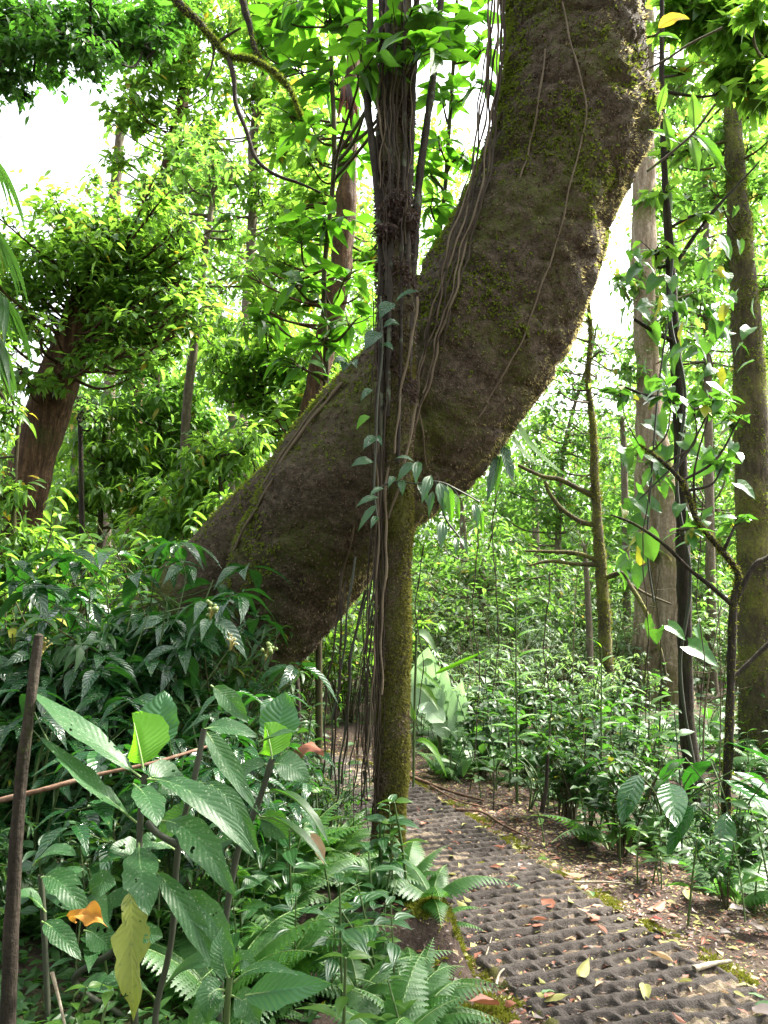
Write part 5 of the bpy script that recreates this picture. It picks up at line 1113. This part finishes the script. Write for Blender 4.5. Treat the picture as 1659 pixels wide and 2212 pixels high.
hero(fg, FO, [
    ((305, 1678), (190, 1590), (63, 1489), 66, 'big', (.45, -.30, .75), dict(d=(0, -.05, .10), fold=.12)),
    ((296, 1776), (190, 1690), (89, 1594), 62, 'big', (.50, -.22, .75), dict(d=(0, -.1, .0), bite=.35, fold=.2)),
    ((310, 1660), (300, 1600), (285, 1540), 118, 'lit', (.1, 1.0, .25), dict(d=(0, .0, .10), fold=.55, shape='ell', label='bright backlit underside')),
    ((325, 1640), (338, 1570), (356, 1492), 108, 'ribbed', (-.1, -1, .35), dict(d=(.10, .14, .20), bite=.2, fold=.1)),
    ((322, 1682), (345, 1660), (392, 1720), 84, 'big', (.2, -.6, .8), dict(d=(0, .06, .03), fold=.15)),
    ((288, 1692), (330, 1720), (338, 1786), 60, 'big', (.5, -.8, .5), dict(d=(0, -.12, -.18), fold=.15)),
    ((318, 1682), (430, 1680), (550, 1856), 58, 'big', (-.35, -.25, 1), dict(d=(0, -.1, -.12), fold=.2)),
    ((348, 1772), (420, 1770), (508, 1938), 68, 'big', (-.4, -.35, .9), dict(d=(0, -.08, -.15), bite=.25, fold=.2)),
    ((300, 1820), (300, 1880), (322, 1978), 74, 'big', (.35, -1, .45), dict(d=(0, -.16, -.20), bite=.3, fold=.12)),
    ((331, 1876), (390, 1930), (486, 2124), 46, 'big', (-.3, -.4, .9), dict(d=(0, -.1, -.1), fold=.3)),
    ((283, 1912), (284, 1990), (288, 2206), 76, 'yellowing', (.15, -1, .2), dict(d=(0, -.12, -.15), bite=.75, fold=.2, shape='ell', label='yellowing leaf torn ragged by insects')),
    ((376, 1931), (450, 1935), (508, 2086), 54, 'big', (-.3, -.6, .7), dict(d=(0, -.08, -.1), fold=.2)),
    ((346, 1860), (280, 1830), (236, 1835), 62, 'big', (.1, -.6, .8), dict(d=(.1, .02, 0), fold=.1)),
    ((420, 1740), (380, 1760), (338, 1820), 56, 'big', (.1, -.7, .7), dict(d=(.1, .1, .1), fold=.1)),
    ((440, 1575), (480, 1560), (557, 1592), 48, 'big', (-.1, -.5, .8), dict(d=(.05, .05, .05), fold=.2)),
    ((430, 1690), (500, 1690), (560, 1850), 40, 'big', (-.2, -.5, .8), dict(d=(.08, .02, 0))),
    ((455, 1480), (490, 1500), (536, 1562), 46, 'big', (-.3, -.6, .7), dict(d=(.1, .1, .1))),
    ((441, 1575), (460, 1600), (560, 1760), 50, 'big', (.2, -.6, .7), dict(d=(.1, .1, .1))),
    ((380, 1836), (330, 1800), (290, 1840), 50, 'big', (.2, -.5, .8), dict(d=(.15, .1, .1), bite=.3)),
    ((345, 2140), (420, 2050), (480, 2085), 60, 'big', U, dict(d=(.1, .0, 0))),
    ((340, 2160), (270, 2080), (215, 2140), 60, 'big', U, dict(d=(.1, .0, 0), bite=.3)),
], 2.25)
for stp in ([(313, 1674), (303, 1770), (300, 1850), (292, 1960), (290, 2100), (296, 2330)], [(441, 1575), (421, 1676), (386, 1826), (371, 2027), (338, 2180), (330, 2340)], [(386, 1826), (340, 1800), (318, 1776)]):
    mb = MB(); add_tube(mb, [P(u, v, 2.27) for u, v in stp], [M(7, 2.2)] * len(stp), n=40, seg=8, bump=.08, bf=20); mb.build('stem', MAT['darkstem'], fg, FO)
f2 = thing('broad_leaved_shrub', 'second foreground shrub with upright cupped leaf, nearer the trunk foot, right of the first', 'shrub', P(500, 2300, 2.5)); F2 = np.array(f2.location)
hero(f2, F2, [
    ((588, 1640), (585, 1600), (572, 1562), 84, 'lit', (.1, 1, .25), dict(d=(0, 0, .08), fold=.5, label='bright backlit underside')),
    ((592, 1620), (602, 1570), (616, 1494), 90, 'ribbed', (-.1, -1, .35), dict(d=(.06, .1, .14), fold=.1)),
    ((560, 1602), (600, 1582), (640, 1580), 30, 'big', (0, -.3, 1), dict(d=(-.05, -.1, -.1))),
    ((587, 1652), (620, 1640), (668, 1690), 66, 'big', (.1, -.7, .7), dict(d=(0, 0, 0), fold=.1)),
    ((572, 1711), (640, 1690), (712, 1828), 34, 'under', (.6, -.2, .7), dict(d=(0, -.1, -.15), fold=.4)),
    ((562, 1763), (630, 1760), (712, 1880), 30, 'under', (.6, -.2, .7), dict(d=(0, -.1, -.15), fold=.4)),
    ((557, 1768), (590, 1770), (622, 1812), 56, 'big', (0, -1, .3), dict(d=(0, 0, 0))),
    ((580, 1652), (540, 1640), (500, 1700), 44, 'big', (-.2, -.5, .9), dict(d=(0, 0, 0))),
    ((540, 1790), (500, 1760), (448, 1790), 44, 'big', U, dict(d=(0, 0, 0))),
    ((521, 1816), (480, 1800), (420, 1870), 46, 'big', (-.2, -.5, .9), dict(d=(0, 0, 0)))], 2.5)
mb = MB(); add_tube(mb, [P(588, 1640, 2.5), P(557, 1736, 2.5), P(521, 1816, 2.5), P(501, 1901, 2.5), P(480, 2060, 2.5), P(470, 2320, 2.5)], M(7, 2.5), n=40, seg=8, bump=.08, bf=20); mb.build('stem', MAT['darkstem'], f2, F2)
f3 = thing('broad_leaved_shrub', 'low foreground shrub with one big flat leaf facing the camera at bottom centre', 'shrub', P(496, 2300, 1.95)); F3 = np.array(f3.location)
hero(f3, F3, [
    ((530, 2150), (610, 2135), (720, 2126), 74, 'ribbed', (.05, -.75, .75), dict(d=(-.04, -.10, -.14), fold=.08, stalk=.02, shape='acum')),
    ((505, 2120), (560, 2065), (650, 2110), 30, 'big', (.2, -.5, .9), dict(d=(-.03, -.08, -.1), shape='acum')),
    ((497, 2120), (470, 2060), (480, 2000), 50, 'big', (0, -.9, .4), dict(d=(0, 0, .05), shape='acum')),
    ((490, 2140), (440, 2120), (450, 2220), 60, 'big', (0, -.8, .6), dict(d=(0, -.05, -.05), shape='acum')),
    ((500, 2110), (520, 2040), (560, 2110), 40, 'big', (0, -.8, .6), dict(d=(.03, .0, 0), shape='acum')),
    ((500, 2150), (540, 2160), (560, 2220), 60, 'big', (0, -.8, .6), dict(d=(.0, -.02, -.02), shape='acum')),
    ((492, 2150), (450, 2160), (400, 2230), 60, 'big', (0, -.8, .6), dict(d=(.03, .0, 0), shape='acum'))], 1.95)
mb = MB(); add_tube(mb, [P(497, 2110, 1.95), P(490, 2200, 1.95), P(496, 2330, 1.95)], M(7, 1.95), n=20, seg=8); mb.build('stem', MAT['stem'], f3, F3)
f4 = thing('broad_leaved_shrub', 'low shrub with oval leaves round an orange dead leaf beside the dark stake', 'shrub', P(110, 2330, 2.5)); F4 = np.array(f4.location)
hero(f4, F4, [
    ((88, 1895), (130, 1880), (190, 1985), 58, 'big', (.2, -.7, .8), {}), ((190, 1930), (215, 1900), (250, 1912), 56, 'big', (0, -.8, .6), dict(d=(.05, .05, .05))), ((90, 1990), (120, 2000), (176, 2075), 44, 'big', (.3, -.7, .7), {}),
    ((180, 2010), (215, 2010), (243, 2060), 60, 'big', (0, -.8, .6), dict(d=(.1, .1, .1))), ((275, 2030), (320, 2010), (352, 2025), 44, 'big', (0, -.8, .6), dict(d=(.1, .1, .1))), ((100, 1970), (60, 1920), (40, 1940), 50, 'big', U, {}),
    ((160, 2150), (200, 2100), (245, 2150), 50, 'big', U, {}), ((70, 1870), (110, 1820), (165, 1848), 44, 'big', U, {}), ((20, 2120), (10, 2170), (5, 2212), 80, 'big', TOC, {})], 2.5)
mb = MB(); add_tube(mb, [P(88, 1890, 2.52), P(95, 2000, 2.52), P(110, 2330, 2.5)], M(6, 2.5), n=20, seg=8); add_tube(mb, [P(280, 2205, 2.6), P(160, 2120, 2.6), P(250, 2050, 2.55), P(300, 1960, 2.5)], M(7, 2.5), n=20, seg=8); mb.build('stem', MAT['darkstem'], f4, F4)
od = tag((lambda mb: (blade(mb, P(155, 1985, 2.4), P(190, 1955, 2.35), P(232, 2005, 2.35), M(46, 2.4), (0, -.6, .8), 'acum', 16, 8, fold=.35, wave=.30, seed=3, bite=.3), mb.build('dead_leaf', [MAT['orange'], MAT['orange']]))[1])(MB()), 'crumpled orange dead leaf caught on the leaves at lower left', 'leaf')
rl = tag((lambda mb: (blade(mb, P(632, 1628, 3.4), P(660, 1590, 3.35), P(700, 1630, 3.3), M(46, 3.4), (0, -.5, .9), 'acum', 10, 6, fold=-.5, wave=.12, seed=5), mb.build('dead_leaf', [MAT['litter_rust'], MAT['litter_rust']]))[1])(MB()), 'curled russet dead leaf held up among stems right of the cupped leaf', 'leaf')
pl_ = tag((lambda mb: (blade(mb, P(672, 1800, 3.0), P(690, 1830, 2.98), P(700, 1868, 2.98), M(26, 3), (.3, -.9, .3), 'acum', 8, 4, fold=.5, wave=.1, seed=2), mb.build('dead_leaf', [MAT['litter_tan'], MAT['litter_tan']]))[1])(MB()), 'small pinkish dead leaf hanging above the ferns on the bank', 'leaf')
# berries on the quilted shrub
for k, (u, v, y) in enumerate(((462, 1315, 3.4), (580, 1402, 3.6), (505, 1380, 3.5), (95, 1395, 3.2))):
    br = thing('berry_cluster', ('cluster of yellow-green berries on the quilted-leaf shrub, highest and nearest the trunk', 'cluster of green berries low against the trunk foot, rightmost of the berry clusters', 'yellow spent flower head between the two berry clusters at the trunk foot', 'small yellow flower head beside the dark stake at left')[k], 'berries', P(u, v + 25, y)); O = np.array(br.location)
    s1 = MB()
    for i in range(14 if k < 2 else 9):
        e = P(u + rng.normal(0, 8), v + rng.normal(0, 9), y + rng.normal(0, .02)); add_tube(s1, [P(u - 8, v + 25, y), (P(u - 3, v + 8, y) + e) / 2, e], .0022, n=5, seg=4)
        r = rng.uniform(.006, .011) if k < 2 else .005; s2 = MB(); add_tube(s2, [e - [0, 0, r], e - [0, 0, r * .6], e, e + [0, 0, r * .6], e + [0, 0, r]], [r * .2, r * .8, r, r * .8, r * .15], n=9, seg=8); s2.build('berry', MAT['berry'] if k < 2 else MAT['berry_stalk'], br, O)
    s1.build('stalk', MAT['berry_stalk'], br, O)

# --- stakes and sticks
mb = MB(); add_tube(mb, [P(12, 2330, 2.3), P(25, 2000, 2.3), P(42, 1720, 2.3), P(68, 1500, 2.3), P(84, 1372, 2.3)], [M(w, 2.3) for w in (17, 15, 13, 11, 10)], n=60, seg=14, bump=.10, bf=14)
stake = thing('dark_stake', 'dark weathered upright stake with rough broken top at the left edge', 'stake', P(15, 2300, 2.3)); SO = np.array(stake.location); mb.build('post', MAT['bark_dark'], stake, SO)
p, nn = grid_sample(tube_grid([P(62, 1530, 2.3), P(84, 1368, 2.3)], [M(15, 2.3), M(13, 2.3)], 12, 14)[0], 260); 
def stick(label, uvy, r, mat='stick', seg=7, name='fallen_stick', ground=True, cat='stick', bump=.12):
    pts = []
    for u, v, *y in uvy:
        if y: pts.append(P(u, v, y[0]))
        else: q = on_ground(u, v); q[2] += r * .9 + .018; pts.append(q)
    mb = MB(); add_tube(mb, pts, np.linspace(r, r * .55, len(pts)), n=10 * len(pts), seg=seg, bump=bump, bf=25); return tag(mb.build(name, MAT[mat]), label, cat)
stick('thin brown stick running level behind the dark stake and below the cupped leaves', [(-30, 1736, 2.45), (100, 1704, 2.45), (200, 1676, 2.5), (330, 1648, 2.55), (450, 1612, 2.7)], .0085, 'stick')
stick('pale upright twig at the bottom left corner', [(112, 2100, 2.1), (130, 2170, 2.1), (150, 2260, 2.1)], .005, 'pale_stick')
stick('short dead stick stub standing upright in the border right of the path', [(1170, 1755, 5.6), (1180, 1700, 5.6), (1184, 1630, 5.6)], .018, 'bark_dark')
stick('long reddish fallen branch at the far right edge of the path', [(878, 1682), (930, 1702), (985, 1722), (1045, 1738)], .016)
stick('thin reddish branch forking beside the long fallen branch', [(930, 1704), (985, 1735), (1048, 1752)], .009)
stick('bent brown stick lying on the right edge of the grid path', [(985, 1757), (1040, 1762), (1085, 1790), (1135, 1815)], .012)
stick('pale split twig lying on the paving at lower right', [(1500, 2110), (1540, 2098), (1580, 2092)], .014, 'pale_stick')
stick('small forked pale twig on the bare soil left of the paving', [(1072, 2140), (1080, 2115), (1098, 2098)], .006, 'pale_stick')
stick('slim pale twig on the soil below the mossy bank', [(1050, 2075), (1058, 2050), (1062, 2035)], .004, 'pale_stick')
stick('thin tan stick lying between path and border in the middle distance', [(1240, 1915), (1310, 1915), (1370, 1922)], .007, 'pale_stick')

# --- fallen leaves: one mesh each
FL = [leaf_tmpl(8, 4, .42, 'acum', f, d, w, .08) for f, d, w in ((.15, .05, .05), (.5, .2, .06), (-.4, -.15, .05), (.8, -.1, .04))]
def fallen(u, v, L, mat, label, group=None, rot=None, k=None, p=None):
    q = on_ground(u, v) if p is None else p
    a = rng.uniform(0, 6.28) if rot is None else rot
    mb = MB(); scatter(mb, FL[rng.integers(0, 4) if k is None else k], [(0, 0, 0)], [(math.cos(a), math.sin(a), rng.normal(.05, .12))], [np.array([0, 0, 1.0]) + .22 * rng.normal(0, 1, 3)], L, rng.uniform(.8, 1.2))
    o = mb.build('fallen_leaf', MAT['litter_' + mat]); o.location = (q[0], q[1], q[2] + .024 + .010 * rng.random()); return tag(o, label, 'leaf', group)
for u, v, L, m_, lab in ((1418, 1990, .13, 'red', 'dark red curled fallen leaf on the right moss edge of the paving'), (1200, 1975, .13, 'rust', 'large brown fallen leaf in the middle of the paving'), (1300, 1992, .11, 'rust', 'reddish-brown fallen leaf right of the middle of the paving'), (1600, 2010, .15, 'grey', 'large purplish-grey fallen leaf on the soil at the right edge'),
                       (1145, 2000, .09, 'rust', 'orange-brown fallen leaf left of the middle of the paving'), (1270, 1900, .14, 'tan', 'pale torn fallen leaf on the soil right of the paving'), (1390, 2140, .13, 'olive', 'yellow-green fallen leaf in the lowest rows of the paving'), (1250, 2130, .13, 'olive', 'olive fallen leaf in the lower middle of the paving'),
                       (1150, 2160, .15, 'olive', 'olive fallen leaf on the bare soil left of the lowest paving'), (1460, 2095, .12, 'tan', 'tan fallen leaf beside the pale split twig'), (1010, 1975, .08, 'olive', 'small greenish fallen leaf upright at the left edge of the paving'), (1570, 1975, .14, 'grey', 'grey folded fallen leaf above the large purplish one'),
                       (1410, 1975, .14, 'rust', 'russet fallen leaf just above the dark red one'), (1620, 2190, .14, 'grey', 'violet-grey fallen leaf in the bottom right corner'), (1090, 1845, .07, 'rust', 'small reddish fallen leaf on the far part of the paving'), (910, 1790, .09, 'rust', 'orange-brown fallen leaf beside the foot of the slender tree'),
                       (1005, 2190, .14, 'dark', 'dark curled fallen leaf on the soil at bottom centre'), (1085, 2190, .16, 'rust', 'crumpled reddish fallen leaf at the bottom edge of the soil'), (800, 2060, .15, 'rust', 'pinkish-brown dead leaf under the ferns of the bank'), (1480, 1930, .13, 'olive', 'pale olive fallen leaf at the foot of the border')):
    fallen(u, v, L, m_, lab)
for m_, n, lab in (('tan', 34, 'small tan fallen leaf scattered on the grid path or the soil beside it'), ('olive', 40, 'small olive-green fallen leaf scattered on the grid path or the soil beside it'), ('rust', 34, 'small russet fallen leaf scattered on the grid path or the soil beside it'), ('grey', 16, 'small grey-brown fallen leaf scattered on the soil beside the path'), ('dark', 22, 'small dark brown fallen leaf scattered on the soil beside the path'), ('green', 12, 'small fresh green fallen leaf scattered on the grid path')):
    for _ in range(n):
        y = rng.uniform(3.0, 6.8); i = int(np.searchsorted(PATH_C[:, 1], y)); lo, hi = (-.5, .5) if m_ in ('green',) else (.5, 1.0) if m_ in ('grey', 'dark') and rng.random() < .7 else (-.62, .85)
        t = rng.uniform(lo, hi); x = PATH_C[i, 0] + PATH_N[i, 0] * t; yy = PATH_C[i, 1] + PATH_N[i, 1] * t
        fallen(0, 0, rng.uniform(.045, .085), m_, lab, 'small fallen leaves on and beside the path', p=np.array([x, yy, G(x, yy)]))
def litter_bits():
    mats = ['tan', 'rust', 'olive', 'dark', 'grey']; mb = MB()
    for k in range(5):
        n = 6000; y = rng.uniform(2.6, 9.0, n); i = np.searchsorted(PATH_C[:, 1], y).clip(0, 699)
        t = np.where(rng.random(n) < .35, rng.uniform(-.5, .5, n), np.where(rng.random(n) < .75, rng.uniform(.45, 1.5, n), rng.uniform(-1.0, -.45, n)))
        x = PATH_C[i, 0] + PATH_N[i, 0] * t; yy = PATH_C[i, 1] + PATH_N[i, 1] * t
        pos = np.stack([x, yy, gh(x, yy) + np.where(np.abs(t) < .48, .004, .006)], -1); L = rng.uniform(.008, .034, n) * np.where(rng.random(n) < .1, 2.2, 1)
        d = rand_dirs(n, -.2, .35); scatter(mb, FLAKE, pos, d, nrm(np.array([0, 0, 1.0]) + .5 * rand_dirs(n)), L, rng.uniform(.5, 1.2, n), k)
    tag(mb.build('leaf_litter', [MAT['litter_' + m] for m in mats]), 'fine leaf litter and twig crumbs strewn over the path and the soil beside it', 'litter', kind='stuff')
litter_bits()
def ground_cover():
    mb = MB()
    for (n, y0, y1, u0, u1, L0, L1) in ((9000, 1.9, 6, -150, 880, .03, .08), (9000, 5, 14, 860, 1800, .05, .11), (14000, 12, 40, -200, 1900, .10, .28), (9000, 6, 16, -150, 800, .05, .12)):
        y = rng.uniform(y0, y1, n); x = (rng.uniform(u0, u1, n) - CX) / FPX * y; t = path_st(x, y)
        k = (np.abs(t) > HALF + .25) & (hash_noise(x, y, 0, 1.3) + .5 * hash_noise(x, y, 4, 4) > -.35) & ((t < 0) | (t > HALF + .75)); x, y = x[k], y[k]; n = len(x)
        z = gh(x, y) + rng.uniform(.0, 1, n) * .02 * y ** .8 * rng.uniform(.3, 1.6, n)
        scatter(mb, FAR1, np.stack([x, y, z], -1), rand_dirs(n, -.1, .5), nrm(np.array([0, 0, 1.0]) + .5 * rand_dirs(n)), rng.uniform(L0, L1, n))
    tag(mb.build('ground_cover', MAT['under']), 'low green ground cover of small leaves carpeting the forest floor', 'ground cover', kind='stuff')
ground_cover()
